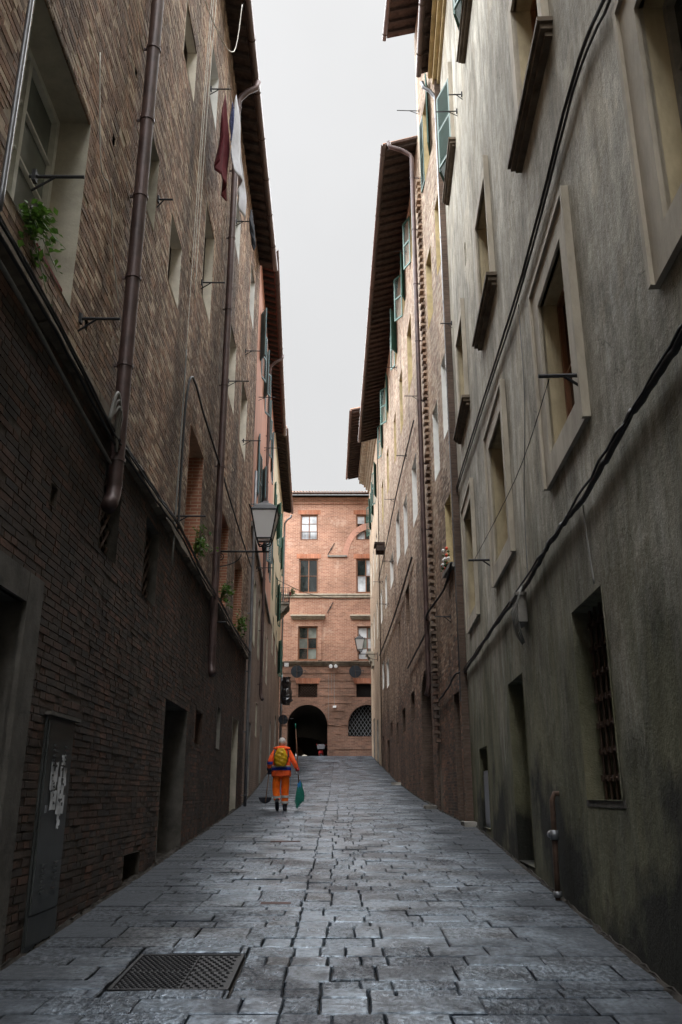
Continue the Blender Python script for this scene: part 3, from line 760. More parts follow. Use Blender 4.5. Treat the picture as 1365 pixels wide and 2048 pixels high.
# string course between the storeys, broken and uneven
m = MB(); a = -2.0; g = random.Random(8)
while a < 24.9:
    b = min(a + g.uniform(.25, .6), 24.95); o = g.uniform(.07, .12)
    m.hexa([L1.pt(a, 5.36 + g.uniform(-.03, .02), -.02), L1.pt(b, 5.36 + g.uniform(-.03, .02), -.02), L1.pt(b, 5.38 + g.uniform(-.02, .02), o), L1.pt(a, 5.38 + g.uniform(-.02, .02), o),
            L1.pt(a, 5.58 + g.uniform(-.02, .02), -.02), L1.pt(b, 5.58 + g.uniform(-.02, .02), -.02), L1.pt(b, 5.50 + g.uniform(-.03, .02), o * .9), L1.pt(a, 5.50 + g.uniform(-.03, .02), o * .9)]); a = b
m.build('string_course', 'ledge_stone', B)
roof(B, L1, -12, 24.9, 18.55, .48, step=.42, tiles=False)
for a, z, o in ((5.75, 6.42, .42), (7.25, 6.0, .40), (9.95, 9.55, .22), (13.8, 10.75, .45), (18.2, 10.95, .5), (21.9, 11.0, .5), (13.55, 15.1, .42), (18.3, 15.55, .45), (12.65, 5.75, .5), (17.4, 5.0, .3), (21.5, 13.6, .45)): bracket(B, L1, a, z, o)
settle(B)

# ------------------------------------------------------------------ left: salmon building
B = empty('salmon_building', (L2.x(33), 33, gz(33)), 'salmon pink plastered building with blue-green shutters, beyond the dark brick one on the left', 'building')
for a in (26.6, 29.6, 34.0, 37.4): window(B, L2, a, a + 1.1, 16.0, 17.9, jamb='salmon_plaster', shutters=('shutter_blue', 164), cols=2, rows=2)
for a in (27.4, 30.4, 34.4, 37.8): window(B, L2, a, a + 1.15, 11.2, 13.4, jamb='salmon_plaster', shutters=('shutter_blue', 164), cols=2, rows=2)
for a in (28.0, 31.0, 35.0, 38.6): window(B, L2, a, a + 1.1, 6.4, 8.6, jamb='jamb_plaster', cols=2, rows=2)
door(B, L2, 27.2, 28.4, 1.0, 3.8); door(B, L2, 35.0, 36.3, 1.5, 4.3); window(B, L2, 31.3, 32.1, 3.6, 4.8, kind='grate')
wall_sheet(L2, 25.02, 41, 9.6, 19.6, 'wall', 'salmon_plaster', B, .03); wall_sheet(L2, 25.02, 41, -3, 9.6, 'wall', 'brick_sheet_brown', B)
core(L2, 25.02, 41, 19.6, 9, 'salmon_plaster', B)
MB().wbox(L2, 25.02, 40.95, 9.5, 9.66, -.02, .09).build('string_course', 'stone_grey', B)
roof(B, L2, 25.02, 40.9, 19.4, .5, step=.42, soffit='soffit_red')
for a, z in ((26.5, 14.6), (31, 14.6), (29, 9.2)): bracket(B, L2, a, z, .6)
settle(B)
# ------------------------------------------------------------------ left: cream building at the end of the lane
B = empty('cream_building', (L3.x(48), 48, gz(48)), 'cream building with green shutters and a small iron balcony, far left of the lane', 'building')
for a in (42.5, 45.8, 49.2, 52.6): window(B, L3, a, a + 1.1, 15.2, 17.3, jamb='cream_plaster', shutters=('shutter_green', 163), cols=2, rows=2)
for a in (42.5, 45.8, 49.2): window(B, L3, a, a + 1.1, 11.2, 13.4, jamb='cream_plaster', shutters=('shutter_dark_green', 172), cols=2, rows=2)
window(B, L3, 52.6, 53.6, 13.1, 15.0, jamb='cream_plaster', cols=2, rows=2)
for a in (44.0, 48.0, 52.2): window(B, L3, a, a + 1.1, 8.6, 10.6, jamb='jamb_plaster', shutters=('shutter_green', 150) if a > 52 else None, cols=2, rows=2)
door(B, L3, 44.0, 45.2, 2.4, 5.2); door(B, L3, 50.0, 51.2, 3.0, 6.0)
wall_sheet(L3, 41, 55.5, 9.9, 20.0, 'wall', 'cream_plaster', B, .03); wall_sheet(L3, 41, 55.5, -3, 9.9, 'wall', 'brick_sheet_brown', B)
core(L3, 41.02, 55.5, 20.0, 9, 'cream_plaster', B)
roof(B, L3, 41, 55.2, 19.85, .58, step=.45)
bal = MB().wbox(L3, 52.2, 54.2, 12.95, 13.07, -.05, .62).build('balcony', 'stone_grey', B)
for a in (52.3, 54.05):
    m = MB()
    for q in range(6): m.wbox(L3, a, a + .12, 12.95 - .11 * (q + 1), 12.95 - .11 * q, -.05, .58 - .10 * q)
    m.build('corbel', 'stone_grey', bal)
m = MB()
for a in np.arange(52.22, 54.2, .14): m.tube([L3.pt(a, 13.07, .59), L3.pt(a, 13.3, .59), L3.pt(a, 13.45, .59), L3.pt(a, 14.0, .59)], [.010, .010, .022, .010], 5)
for d in np.arange(.0, .6, .13):
    for a in (52.22, 54.18): m.tube([L3.pt(a, 13.07, d), L3.pt(a, 13.3, d), L3.pt(a, 13.45, d), L3.pt(a, 14.0, d)], [.010, .010, .022, .010], 5)
for z in (13.12, 13.99): m.tube([L3.pt(52.22, z, .0), L3.pt(52.22, z, .59), L3.pt(54.18, z, .59), L3.pt(54.18, z, 0)], .018, 6)
m.build('railing', 'iron', bal)
settle(B)

# ------------------------------------------------------------------ right: near plastered building
B = empty('plaster_building', (R1.x(12), 12, gz(12)), 'tall grey plastered building on the right, nearest the camera, greenish and damp towards the street', 'building')
plain('jamb_ochre', (.43, .36, .235), .85, .2, var=.28, scale=3, bump=.25, stretch=(1, 1, .4)); ST = ('stone_trim', .30)
window(B, R1, 3.35, 4.70, 5.2, 7.02, depth=.22, jamb='jamb_ochre', frame='stone_grey', surround=ST, cols=2, rows=3)
window(B, R1, 7.43, 8.72, 5.18, 7.06, depth=.24, jamb='jamb_ochre', frame='wood_brown', surround=ST, cols=2, rows=2)
window(B, R1, 12.0, 13.55, 5.2, 7.26, depth=.28, jamb='jamb_ochre', frame='wood_brown', surround=ST, cols=2, rows=2)
window(B, R1, 16.6, 18.1, 5.2, 7.45, depth=.28, jamb='jamb_ochre', frame='wood_brown', surround=('stone_trim', .26), cols=2, rows=2)
def framed(a0, a1, z0, z1, sh=None):
    w = window(B, R1, a0, a1, z0, z1, depth=.28, jamb='jamb_ochre', frame='wood_brown', cols=2, rows=2)
    s = MB(); s.wbox(R1, a0 - .24, a0, z0, z1 + .2, -.02, .05); s.wbox(R1, a1, a1 + .24, z0, z1 + .2, -.02, .05); s.wbox(R1, a0, a1, z1, z1 + .2, -.02, .05)
    s.wbox(R1, a0 - .29, a0 - .24, z0, z1 + .2, -.02, .085); s.build('surround', 'stone_trim', w)
    s = MB()      # moulded sill in three steps
    for q, (o, za, zb) in enumerate(((.17, -.06, .0), (.135, -.13, -.063), (.08, -.19, -.133))): s.wbox(R1, a0 - .42 + .04 * q, a1 + .42 - .04 * q, z0 + za, z0 + zb, -.02, o)
    s.build('sill', 'sill_dark', w)
    if sh:
        for near in (True, False): shutter(R1, a0 if near else a1, z0 + .02, z1 - .02, (a1 - a0) / 2, sh, near, 'shutter_dark_green', w)
for a in (2.9, 7.4, 12.1, 16.5): framed(a, a + 1.45, 9.55, 11.75)
for a in (2.9, 7.4, 12.1, 16.6): framed(a, a + 1.45, 16.3, 18.5, 20)
w = window(B, R1, 7.28, 8.5, 1.56, 3.35, depth=.45, kind='hole', jamb='plaster_grey', label='deep barred ground-floor window opening')
m = MB()
for a in np.linspace(7.4, 8.4, 6): m.tube([R1.pt(a, 1.56, -.15), R1.pt(a, 3.35, -.15)], .014, 6)
for z in np.linspace(1.75, 3.2, 7): m.tube([R1.pt(7.28, z, -.15), R1.pt(8.5, z, -.15)], .013, 6)
for a in np.linspace(7.4, 8.4, 6):
    for z in np.linspace(1.75, 3.2, 7): m.wbox(R1, a - .028, a + .028, z - .028, z + .028, -.18, -.12)
m.build('grate', 'iron_rust', w)
MB().wbox(R1, 7.2, 8.58, 1.50, 1.557, -.4, .004).build('sill', 'stone_dark', w)
door(B, R1, 11.78, 13.15, .72, 3.2, depth=.42, jamb='plaster_grey', mat='shutter_dark_green', label='dark green door sunk in the damp plaster')
w = window(B, R1, 16.28, 17.55, 1.02, 2.47, depth=.16, kind='hole', jamb='plaster_grey')
p = MB().wbox(R1, 16.32, 17.51, 1.03, 2.05, -.13, -.05); p.wbox(R1, 16.42, 17.42, 1.1, 1.98, -.05, -.035); p.build('meter_panel', 'panel_grey', w)
window(B, R1, 15.38, 15.6, 12.35, 12.72, depth=.12, kind='hole', rise=.14, jamb='plaster_grey')
wall_sheet(R1, -12, 19.5, -3, 21.6, 'wall', 'plaster_grey', B); core(R1, -12, 19.5, 21.6, 9, 'plaster_grey', B)
m = MB()
for q, (z0, z1, o) in enumerate(((21.0, 21.18, .08), (21.183, 21.42, .2), (21.423, 21.6, .32))): m.wbox(R1, -12, 19.5, z0, z1, -.02, o)
m.build('cornice', 'jamb_yellow', B)
roof(B, R1, -12, 19.55, 21.55, .52, step=.6, tiles=False)
bracket(B, R1, 7.2, 5.36, .42, r=.02); bracket(B, R1, 14.05, 5.42, .42, r=.02); bracket(B, R1, 15.6, 16.5, .5); bracket(B, R1, 14.6, 16.0, .3); bracket(B, R1, 19.0, 13.0, .3)
settle(B)

# ------------------------------------------------------------------ right: tall narrow brick building
B = empty('tall_brick_building', (R2.x(21), 21, gz(21)), 'tall narrow brick building between the grey plastered wall and the toothed brick edge', 'building')
window(B, R2, 19.55, 20.2, 10.3, 12.45, depth=.4, jamb='jamb_white', cols=1); window(B, R2, 19.55, 20.2, 15.2, 17.4, depth=.4, jamb='jamb_yellow', cols=1)
window(B, R2, 21.15, 22.15, 14.66, 16.9, depth=.4, jamb='jamb_yellow'); window(B, R2, 21.05, 21.95, 9.8, 11.85, depth=.4, jamb='jamb_white')
window(B, R2, 19.62, 20.5, 6.85, 8.62, depth=.4, jamb='jamb_yellow', sill='stone_grey', cols=1)
window(B, R2, 20.6, 21.7, 19.6, 22.2, depth=.3, jamb='jamb_yellow', shutters=('shutter_dark_green', 166))
door(B, R2, 19.62, 20.35, .6, 3.85, depth=.5, jamb='brick_sheet_dark')
wall_sheet(R2, 19.3, 23, 8.5, 26.8, 'wall', 'mortar_tan', B); wall_sheet(R2, 19.3, 23, -3, 8.5, 'wall', 'mortar_umber', B)
core(R2, 19.32, 23, 26.8, 9, 'brick_sheet_brown', B)
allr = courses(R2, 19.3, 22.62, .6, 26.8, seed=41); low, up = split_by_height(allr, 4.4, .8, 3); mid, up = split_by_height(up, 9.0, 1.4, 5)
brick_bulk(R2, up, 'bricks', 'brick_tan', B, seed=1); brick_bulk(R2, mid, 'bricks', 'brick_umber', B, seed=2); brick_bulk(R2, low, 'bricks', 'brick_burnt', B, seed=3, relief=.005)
MB().add([(R2.pt(19.3, -3, .02)), R2.pt(19.3, 26.8, .02), (R1.x(19.3) + .5, 19.29, 26.8), (R1.x(19.3) + .5, 19.29, -3)], [(0, 1, 2, 3)]).build('side_wall', 'brick_sheet_dark', B)
# toothed brick edge where the next house was meant to join: every course stands out or falls back
qm = MB().wbox(R2, 22.62, 23.0, 1.0, 22.0, -.02, -.01).build('toothed_edge', 'mortar_dark', B)
z = 2.9; k = 0; g = random.Random(77)
tooth = {}
while z < 20.6:
    deep = k % 2 == 0; d1 = (.13 if deep else .03) * g.uniform(.8, 1.15); h = .10 if z < 15 else .12
    mat_ = 'brick_burnt' if z < 4.6 else 'brick_umber'
    key = (deep, mat_, g.randrange(3))
    if key not in tooth:
        q = MB(); o = Vector(R2.pt(22.64, 0, 0))
        P8 = [Vector(R2.pt(22.64 + a_, zz_, d_)) - o + Vector((0, g.uniform(-.012, .012), g.uniform(-.008, .008))) for zz_ in (.008, h - .01) for a_, d_ in ((0, -.02), (.34, -.02), (.34, d1), (0, d1))]
        tooth[key] = q.hexa(P8).mesh('brick_tooth', M[mat_])
    o = bpy.data.objects.new('brick_tooth', tooth[key]); o.location = Vector(R2.pt(22.64, 0, 0)) + Vector((0, 0, z)); link(o, qm); z += h; k += 1
roof(B, R2, 19.2, 23.0, 26.6, .98, step=.42)
bracket(B, R2, 22.4, 23.0, .75); bracket(B, R2, 20.3, 5.7, .4)
settle(B)

# ------------------------------------------------------------------ right: long tan brick building
B = empty('tan_brick_building', (R3.x(35), 35, gz(35)), 'long tan brick building with deep eaves and open green shutters, right side of the lane', 'building')
for a0, a1, z0, z1 in ((26.7, 28.2, 15.5, 18), (30.7, 31.9, 15.5, 18), (34.2, 35.3, 15.6, 17.7), (39, 40.3, 15.9, 18.1), (43.5, 44.8, 15.8, 18.0)): window(B, R3, a0, a1, z0, z1, jamb='jamb_yellow', depth=.4)
for a0, a1, z0, z1 in ((26.3, 27.8, 10.3, 12.45), (30, 31.4, 10.3, 12.35), (33.5, 35.2, 10.9, 12.95), (37.3, 39.2, 10.8, 12.2), (41.9, 43.1, 10.7, 12.3), (46, 47.2, 10.7, 12.5)): window(B, R3, a0, a1, z0, z1, jamb='jamb_white', depth=.42)
window(B, R3, 41.5, 43, 6.65, 7.9, jamb='jamb_white', depth=.3); window(B, R3, 45.4, 46.6, 7.0, 8.4, jamb='jamb_white', depth=.3)
window(B, R3, 30, 31.4, 7.5, 8.9, kind='closed', depth=.3, jamb='brick_sheet_brown'); window(B, R3, 34.2, 35.0, 7.5, 8.4, kind='hole', depth=.3, jamb='brick_sheet_brown')
for a in (25.0, 28.6, 32.7, 38.7, 43.3): window(B, R3, a, a + 1.05, 19.7, 21.7, jamb='jamb_yellow', shutters=('shutter_green', 158), depth=.25)
door(B, R3, 24.25, 26.85, .5, 4.2, rise=.95, depth=.5, jamb='brick_sheet_dark', label='arched doorway with a dark timber leaf')
for a0, a1, z0, z1 in ((29, 30.4, 4.05, 4.98), (32.8, 34.2, 3.9, 4.76), (36.3, 37.2, 3.66, 4.5), (39.7, 41.1, 4.2, 4.85)): window(B, R3, a0, a1, z0, z1, kind='grate', depth=.35, jamb='brick_sheet_dark')
door(B, R3, 41.9, 43.4, 2.0, 4.15, jamb='brick_sheet_dark'); door(B, R3, 46.2, 47.2, 2.3, 4.6, jamb='brick_sheet_dark')
wall_sheet(R3, 23, 48, 8.8, 22.5, 'wall', 'mortar_tan', B); wall_sheet(R3, 23, 48, -3, 8.8, 'wall', 'mortar_umber', B); core(R3, 23.02, 48, 22.5, 9, 'brick_sheet_tan', B)
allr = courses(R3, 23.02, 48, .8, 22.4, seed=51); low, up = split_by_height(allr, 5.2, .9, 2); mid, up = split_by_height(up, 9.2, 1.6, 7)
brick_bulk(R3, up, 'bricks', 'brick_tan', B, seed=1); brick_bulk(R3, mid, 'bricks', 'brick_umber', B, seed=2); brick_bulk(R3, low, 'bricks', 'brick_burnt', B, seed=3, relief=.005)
roof(B, R3, 23.02, 48, 22.05, 1.08, step=.45)
cn = MB().wbox(R3, 42.9, 43.9, 14.15, 14.25, -.02, .55); cn.wbox(R3, 42.95, 43.05, 13.8, 14.15, -.02, .45); cn.wbox(R3, 43.75, 43.85, 13.8, 14.15, -.02, .45); cn.build('wooden_hood', 'rafter_wood', B)
for a, z, o in ((25.2, 14.0, .45), (29.6, 13.7, .4), (33.0, 19.2, .5), (36.0, 14.2, .45), (37.0, 11.6, .5), (40.5, 10.4, .5), (45, 12.6, .55), (27.5, 21.2, .5)): bracket(B, R3, a, z, o)
settle(B)
# ------------------------------------------------------------------ right: building with a moulded cornice
B = empty('cornice_building', (R4.x(53), 53, gz(53)), 'pale building with a heavy moulded cornice at the far right end of the lane', 'building')
for z0, z1 in ((19, 21.2), (14.5, 16.8), (10.4, 12.6)):
    for a in (49.4, 53.0, 56.2): window(B, R4, a, a + 1.1, z0, z1, jamb='jamb_pale', shutters=('shutter_dark_green', 163) if z0 > 15 else None)
door(B, R4, 50.5, 51.8, 2.8, 5.8); door(B, R4, 54.5, 55.8, 3.2, 6.2)
wall_sheet(R4, 48, 58.5, -3, 23.8, 'wall', 'brick_sheet_tan', B); core(R4, 48.02, 58.5, 24, 9, 'brick_sheet_tan', B)
m = MB()
for q in range(6): m.wbox(R4, 47.7, 58.5 + .12 * q, 22.6 + .24 * q, 22.6 + .24 * (q + 1) - .004, -.02, .12 + .13 * q)
for a in np.arange(47.9, 58.6, .42): m.wbox(R4, a, a + .2, 23.3, 23.55, .3, .72)
m.build('cornice', 'stone_trim', B)
roof(B, R4, 47.7, 59.6, 24.0, 1.55, step=.45, slope=.22)
m = MB()
for q, (o, z0, z1) in enumerate(((.5, 10.15, 10.3), (.38, 9.95, 10.147), (.26, 9.7, 9.947), (.14, 9.4, 9.697))): m.wbox(R4, 54.2, 55.6, z0, z1, -.02, o)
m.build('stone_bracket', 'stone_trim', B)
settle(B)

# ------------------------------------------------------------------ the palazzo that closes the view
B = empty('palazzo', (0, 62, 4.1), 'salmon brick palazzo closing the end of the lane, with arched passage and banded ground floor', 'building')
W = E1
def ewin(x0, x1, z0, z1, glass, rows, frame='wood_brown', head=True):
    w = window(B, W, x0, x1, z0, z1, depth=.16, jamb='brick_sheet_rustic', frame=frame, glass=glass, cols=2, rows=rows, fw=.10)
    if head:
        m = MB(); n = 14
        for q in range(n): m.wbox(W, x0 - .2 + (x1 - x0 + .4) * q / n + .008, x0 - .2 + (x1 - x0 + .4) * (q + 1) / n - .008, z1 + .02, z1 + .36, -.02, .02 + .008 * (q % 3))
        m.build('flat_arch', 'brick_orange', w)
    return w
for x0, gl in ((-7.4, 'glass_dark'), (-3.09, ('glass_curtain', 'glass_curtain')), (1.17, ('glass_curtain', 'glass_dark')), (5.4, 'glass_dark')):
    w = ewin(x0, x0 + 1.32, 20.02, 22.05, gl, 3)
    m = MB()
    for a in np.linspace(x0 + .05, x0 + 1.27, 11): m.tube([W.pt(a, 20.05, .03), W.pt(a, 20.62, .03)], .010, 5)
    m.tube([W.pt(x0, 20.62, .03), W.pt(x0 + 1.32, 20.62, .03)], .014, 5); m.build('window_railing', 'iron', w)
for x0, gl in ((-7.4, 'glass_dark'), (-3.15, 'glass_dark'), (1.15, ('glass_curtain', 'glass_dark')), (5.4, 'glass_dark')): ewin(x0, x0 + 1.44, 15.92, 18.55, gl, 2)
for x0, gl in ((-7.4, 'glass_dark'), (-3.15, ('glass_dark', 'glass_dusty')), (1.2, ('glass_curtain', 'glass_dusty')), (5.4, 'glass_dark')):
    w = ewin(x0, x0 + 1.44, 10.92, 13.4, gl, 3, head=False)
    m = MB()
    for a0, a1, z0, z1, o in ((x0 - .28, x0, 10.92, 13.4, .07), (x0 + 1.44, x0 + 1.72, 10.92, 13.4, .07), (x0 - .28, x0 + 1.72, 13.4, 13.68, .075)): m.wbox(W, a0, a1, z0, z1, -.02, o)
    m.build('surround', 'brick_sheet_salmon', w)
    m = MB()
    for q, (o, z0, z1) in enumerate(((.12, 13.9, 14.0), (.24, 14.003, 14.1), (.36, 14.103, 14.2))): m.wbox(W, x0 - .45 - .05 * q, x0 + 1.89 + .05 * q, z0, z1, -.02, o)
    m.build('pediment', 'stone_trim', w)
for x0, kd in ((-3.08, 'grate'), (1.1, 'hole'), (-7.2, 'grate')):
    w = window(B, W, x0, x0 + 1.38, 8.28, 9.22, depth=.2, kind=kd, jamb='brick_sheet_rustic')
    m = MB(); n = 16
    for q in range(n):
        f = (q + .5) / n - .5
        a, b = x0 - .12 + 1.62 * q / n + .006, x0 - .12 + 1.62 * (q + 1) / n - .006; t_ = f * .28
        m.hexa([W.pt(a, 9.24, -.02), W.pt(b, 9.24, -.02), W.pt(b, 9.24, .05), W.pt(a, 9.24, .05), W.pt(a + t_, 9.62, -.02), W.pt(b + t_, 9.62, -.02), W.pt(b + t_, 9.62, .05), W.pt(a + t_, 9.62, .05)])
    m.build('flat_arch', 'brick_orange', w)
TUN = (-3.8, -.97, 3.0, 6.33, 1.4); W.ops.append(TUN)
AR2 = (.51, 3.3, 5.55, 6.33, 1.4); W.ops.append(AR2)
for cx in (-8.3,): W.ops.append((cx, cx + 2.8, 5.55, 6.33, 1.4))
for o in (AR2, W.ops[-1]):
    w = MB().quad(W.pt(o[0], o[2], -.5), W.pt(o[1], o[2], -.5), W.pt(o[1], 7.8, -.5), W.pt(o[0], 7.8, -.5)).build('arched_window', 'dark_room', B)
    reveal(W, o, .52, 'brick_sheet_rustic', w)
    m = MB(); st = .26
    n = int(7 / st)
    for q in range(-n, n):      # lattice clipped to the arch
        for sg in (1, -1):
            pts = []
            for k in range(0, 60):
                a = o[0] + (o[1] - o[0]) * k / 59; z = 5.55 + sg * (a - o[0]) * 1.5 + q * st * 1.5
                if 5.55 < z < arch_h(o, a): pts.append((a, z))
            if len(pts) > 1: m.tube([W.pt(*pts[0], -.2 + .012 * sg), W.pt(*pts[-1], -.2 + .012 * sg)], .016, 4)
    m.build('grate', 'pipe_grey', w)
for o in (TUN, AR2):     # ring of bricks round each arch
    rg = MB().wbox(W, o[0] - .01, o[0] - .004, 6.2, 6.3, -.02, -.01).build('arch_ring', 'brick_orange', B)
    n = 30; c, h = (o[0] + o[1]) / 2, (o[1] - o[0]) / 2
    for q in range(n):
        m = MB(); pr = []
        for f in ((q + .04) / n, (q + .96) / n):
            an = math.pi * (1 - f)
            for r0, r1 in ((h + .01, o[4] + .01), (h + .52, o[4] + .52)): pr.append((c + r0 * math.cos(an), o[3] + r1 * math.sin(an)))
        dd = .055 + rnd.uniform(-.012, .012)
        m.hexa([W.pt(*pr[0], -.02), W.pt(*pr[2], -.02), W.pt(*pr[2], dd), W.pt(*pr[0], dd), W.pt(*pr[1], -.02), W.pt(*pr[3], -.02), W.pt(*pr[3], dd), W.pt(*pr[1], dd)])
        m.build('brick', 'brick_sheet_rustic', rg)
wall_sheet(W, -22, 22, 10.55, 23.4, 'wall', 'brick_sheet_salmon', B); wall_sheet(W, -22, 22, -3, 10.55, 'wall', 'brick_sheet_rustic', B)
# banded ground floor: each band of brickwork stands proud of a recessed joint
save = W.ops; rings = [(o[0] - .54, o[1] + .54, o[2], o[3], o[4] + .54) if len(o) == 5 else o for o in save if o[2] < 10]
rings = [(o[0] - .14, o[1] + .14, o[2] - .02, o[3] + .42) if len(o) == 4 else o for o in rings]
z = 4.1; k = 0
while z < 10.4:
    z1 = min(z + .53, 10.5); iv = [(-14, 14)]
    for o in rings:
        lo = [op_interval(o, zz_) for zz_ in (z + .03, (z + z1) / 2, z1 - .03)]; lo = [q for q in lo if q]
        if lo:
            t = (min(q[0] for q in lo), max(q[1] for q in lo)); nx = []
            for p, q in iv:
                if t[1] <= p or t[0] >= q: nx.append((p, q)); continue
                if t[0] > p: nx.append((p, t[0]))
                if t[1] < q: nx.append((t[1], q))
            iv = nx
    for p, q in iv:
        if q - p > .1: MB().wbox(W, p, q, z + .03, z1 - .03, -.02, .045 + rnd.uniform(-.006, .006)).build('brick_band', 'brick_sheet_rustic', B)
    z = z1; k += 1
m = MB()
for o_, z0, z1 in ((.10, 10.5, 10.62), (.2, 10.623, 10.74), (.28, 10.743, 10.82)): m.wbox(W, -22, 22, z0, z1, -.02, o_)
m.build('string_course', 'ledge_stone', B)
m = MB(); m.wbox(W, -22, 22, 15.55, 15.72, -.02, .12); m.wbox(W, -22, 22, 15.723, 15.82, -.02, .2); m.build('string_course', 'stone_trim', B)
m = MB(); m.wbox(W, -22, 22, 22.9, 23.1, -.02, .08); m.wbox(W, -22, 22, 23.103, 23.4, -.02, .16); m.build('cornice', 'brick_sheet_salmon', B)
# relieving arch and bricked-up door of an older facade
m = MB(); n = 14
for q in range(n):
    an0, an1 = math.pi * (.5 + .5 * q / n), math.pi * (.5 + .5 * (q + .94) / n)
    P = [(2.3 + r_ * math.cos(an), 18.7 + r_ * 1.25 * math.sin(an)) for an in (an0, an1) for r_ in (1.75, 2.15)]
    m.hexa([W.pt(*P[0], -.02), W.pt(*P[2], -.02), W.pt(*P[2], .03), W.pt(*P[0], .03), W.pt(*P[1], -.02), W.pt(*P[3], -.02), W.pt(*P[3], .03), W.pt(*P[1], .03)])
m.build('relieving_arch', 'salmon_plaster', B)
MB().wbox(W, -1.02, .46, 18.68, 18.8, -.02, .12).build('stone_lintel', 'stone_grey', B)
for a, z, l in ((-.75, 19.3, .85), (-.8, 14.8, .75)):
    m = MB().tube([W.pt(a - .3 * l, z - .55 * l, .05), W.pt(a + .3 * l, z + .55 * l, .05)], .028, 6); m.wbox(W, a - .05, a + .05, z - .05, z + .05, 0, .07); m.build('iron_tie', 'iron', B)
# vaulted passage running down through the palazzo
o = TUN; n = 16; m = MB(); prof = [(o[0], 0)] + [(o[0] + (o[1] - o[0]) * (1 - math.cos(math.pi * q / n)) / 2,) for q in range(n + 1)] + [(o[1], 0)]
prof = [(p[0], arch_h(o, p[0])) if len(p) == 1 else p for p in prof]
for p, q in zip(prof, prof[1:]): m.quad(W.pt(*p, .02), W.pt(*q, .02), W.pt(o[1] + (q[0] - o[1]) * 1.9, q[1] - (1.2 if q[1] > 1 else 0), -18), W.pt(o[1] + (p[0] - o[1]) * 1.9, p[1] - (1.2 if p[1] > 1 else 0), -18))
ps = m.build('passage_vault', 'tunnel_plaster', B)
MB().quad((o[0], 61.9, 4.07), (o[1], 61.9, 4.07), (o[1], 80, 1.3), (-6.5, 80, 1.3)).build('passage_floor', 'stone_grey', ps)
m = MB(); n = 14
for q in range(n):
    an0, an1 = math.pi * q / n, math.pi * (q + .96) / n
    P = [(-4.75 + r_ * math.cos(an), 4.5 + r_ * math.sin(an)) for an in (an0, an1) for r_ in (.95, 1.55)]
    m.hexa([(P[0][0], 79, P[0][1]), (P[2][0], 79, P[2][1]), (P[2][0], 79.4, P[2][1]), (P[0][0], 79.4, P[0][1]), (P[1][0], 79, P[1][1]), (P[3][0], 79, P[3][1]), (P[3][0], 79.4, P[3][1]), (P[1][0], 79.4, P[1][1])])
m.build('inner_arch', 'brick_sheet_rustic', ps)
m = MB(); n = 12
for q in range(n):
    x_, y_ = -5.7 + 1.9 * q / n, -5.7 + 1.9 * (q + 1) / n
    zz_ = [4.5 + math.sqrt(max(0, .95 ** 2 - (v_ + 4.75) ** 2)) for v_ in (x_, y_)]
    m.quad((x_, 79.5, zz_[0]), (y_, 79.5, zz_[1]), (y_, 79.5, 8), (x_, 79.5, 8))
m.quad((-3.8, 79.5, 0), (0, 79.5, 0), (0, 79.5, 8), (-3.8, 79.5, 8)); m.quad((-7, 79.5, 0), (-5.7, 79.5, 0), (-5.7, 79.5, 8), (-7, 79.5, 8)); m.build('end_wall', 'tunnel_plaster', ps)
m = MB(); m.wbox(W, -22, o[0] - .02, -3, 24, -1.0, -12); m.wbox(W, o[1] + .02, 22, -3, 24, -1.0, -12); m.wbox(W, o[0] - .02, o[1] + .02, 7.8, 24, -1.0, -12); m.build('blocking_core', 'tunnel_plaster', B)  # masses added round the passage to keep light out of the recesses
roof(B, W, -14, 14, 23.45, .75, step=.5, slope=.34)
settle(B)

# ------------------------------------------------------------------ drainpipes
def drainpipe(W, a, z0, z1, r, mat, label, off=.13, top=None, foot=None, straps=2.0):
    e = empty('drainpipe', W.pt(a, z0, off), label, 'drainpipe', 'drainpipes on the house fronts')
    path = []
    if foot: path += [W.pt(a + foot[0], z0 - .28, off + foot[1]), W.pt(a + foot[0] * .5, z0 - .2, off + foot[1] * .35), W.pt(a, z0 - .05, off)]
    path += [W.pt(a, z0 + (z1 - z0) * q / 6, off) for q in range(7)]
    if top: path += [W.pt(a, z1 + .12, off + .06), W.pt(a, z1 + .3, off + (top - off) * .45), W.pt(a, z1 + .42, top - .05), W.pt(a, z1 + .62, top)]
    MB().tube(path, r, 14).build('pipe', mat, e, True)
    z = z0 + .3
    while z < z1:
        m = MB(); m.tube([W.pt(a, z - .02, off), W.pt(a, z + .02, off)], r + .012, 14); m.wbox(W, a - .012, a + .012, z - .015, z + .015, -.02, off - r); m.build('strap', mat, e); z += straps
    settle(e); return e
drainpipe(L1, 8.58, 4.75, 17.9, .082, 'pipe_brown', 'thick brown drainpipe nearest the camera on the left brick wall', top=.6, foot=(-.16, .0), straps=1.15)
drainpipe(L1, 16.75, 4.1, 17.9, .075, 'pipe_brown', 'second brown drainpipe on the left brick wall, behind the hanging laundry', top=.6, foot=(-.1, .05), straps=1.9)
drainpipe(L1, 24.75, 1.3, 11.2, .045, 'pipe_grey', 'thin grey pipe at the far corner of the left brick building', straps=1.7)
drainpipe(L2, 31.9, 5.2, 18.6, .06, 'pipe_brown', 'brown drainpipe running down the salmon pink wall', top=.66, foot=(-.1, .1))
drainpipe(L3, 55.3, 4.1, 19.2, .06, 'pipe_grey', 'grey drainpipe on the corner of the cream building', top=.58)
drainpipe(R2, 22.86, 4.4, 21.5, .07, 'pipe_brown', 'long brown drainpipe running down beside the toothed brick edge', off=.24, top=1.0, foot=(.1, .05))
drainpipe(R1, 19.42, 3.6, 20.6, .055, 'pipe_grey', 'grey drainpipe at the far corner of the plastered building', off=.12, top=.5)

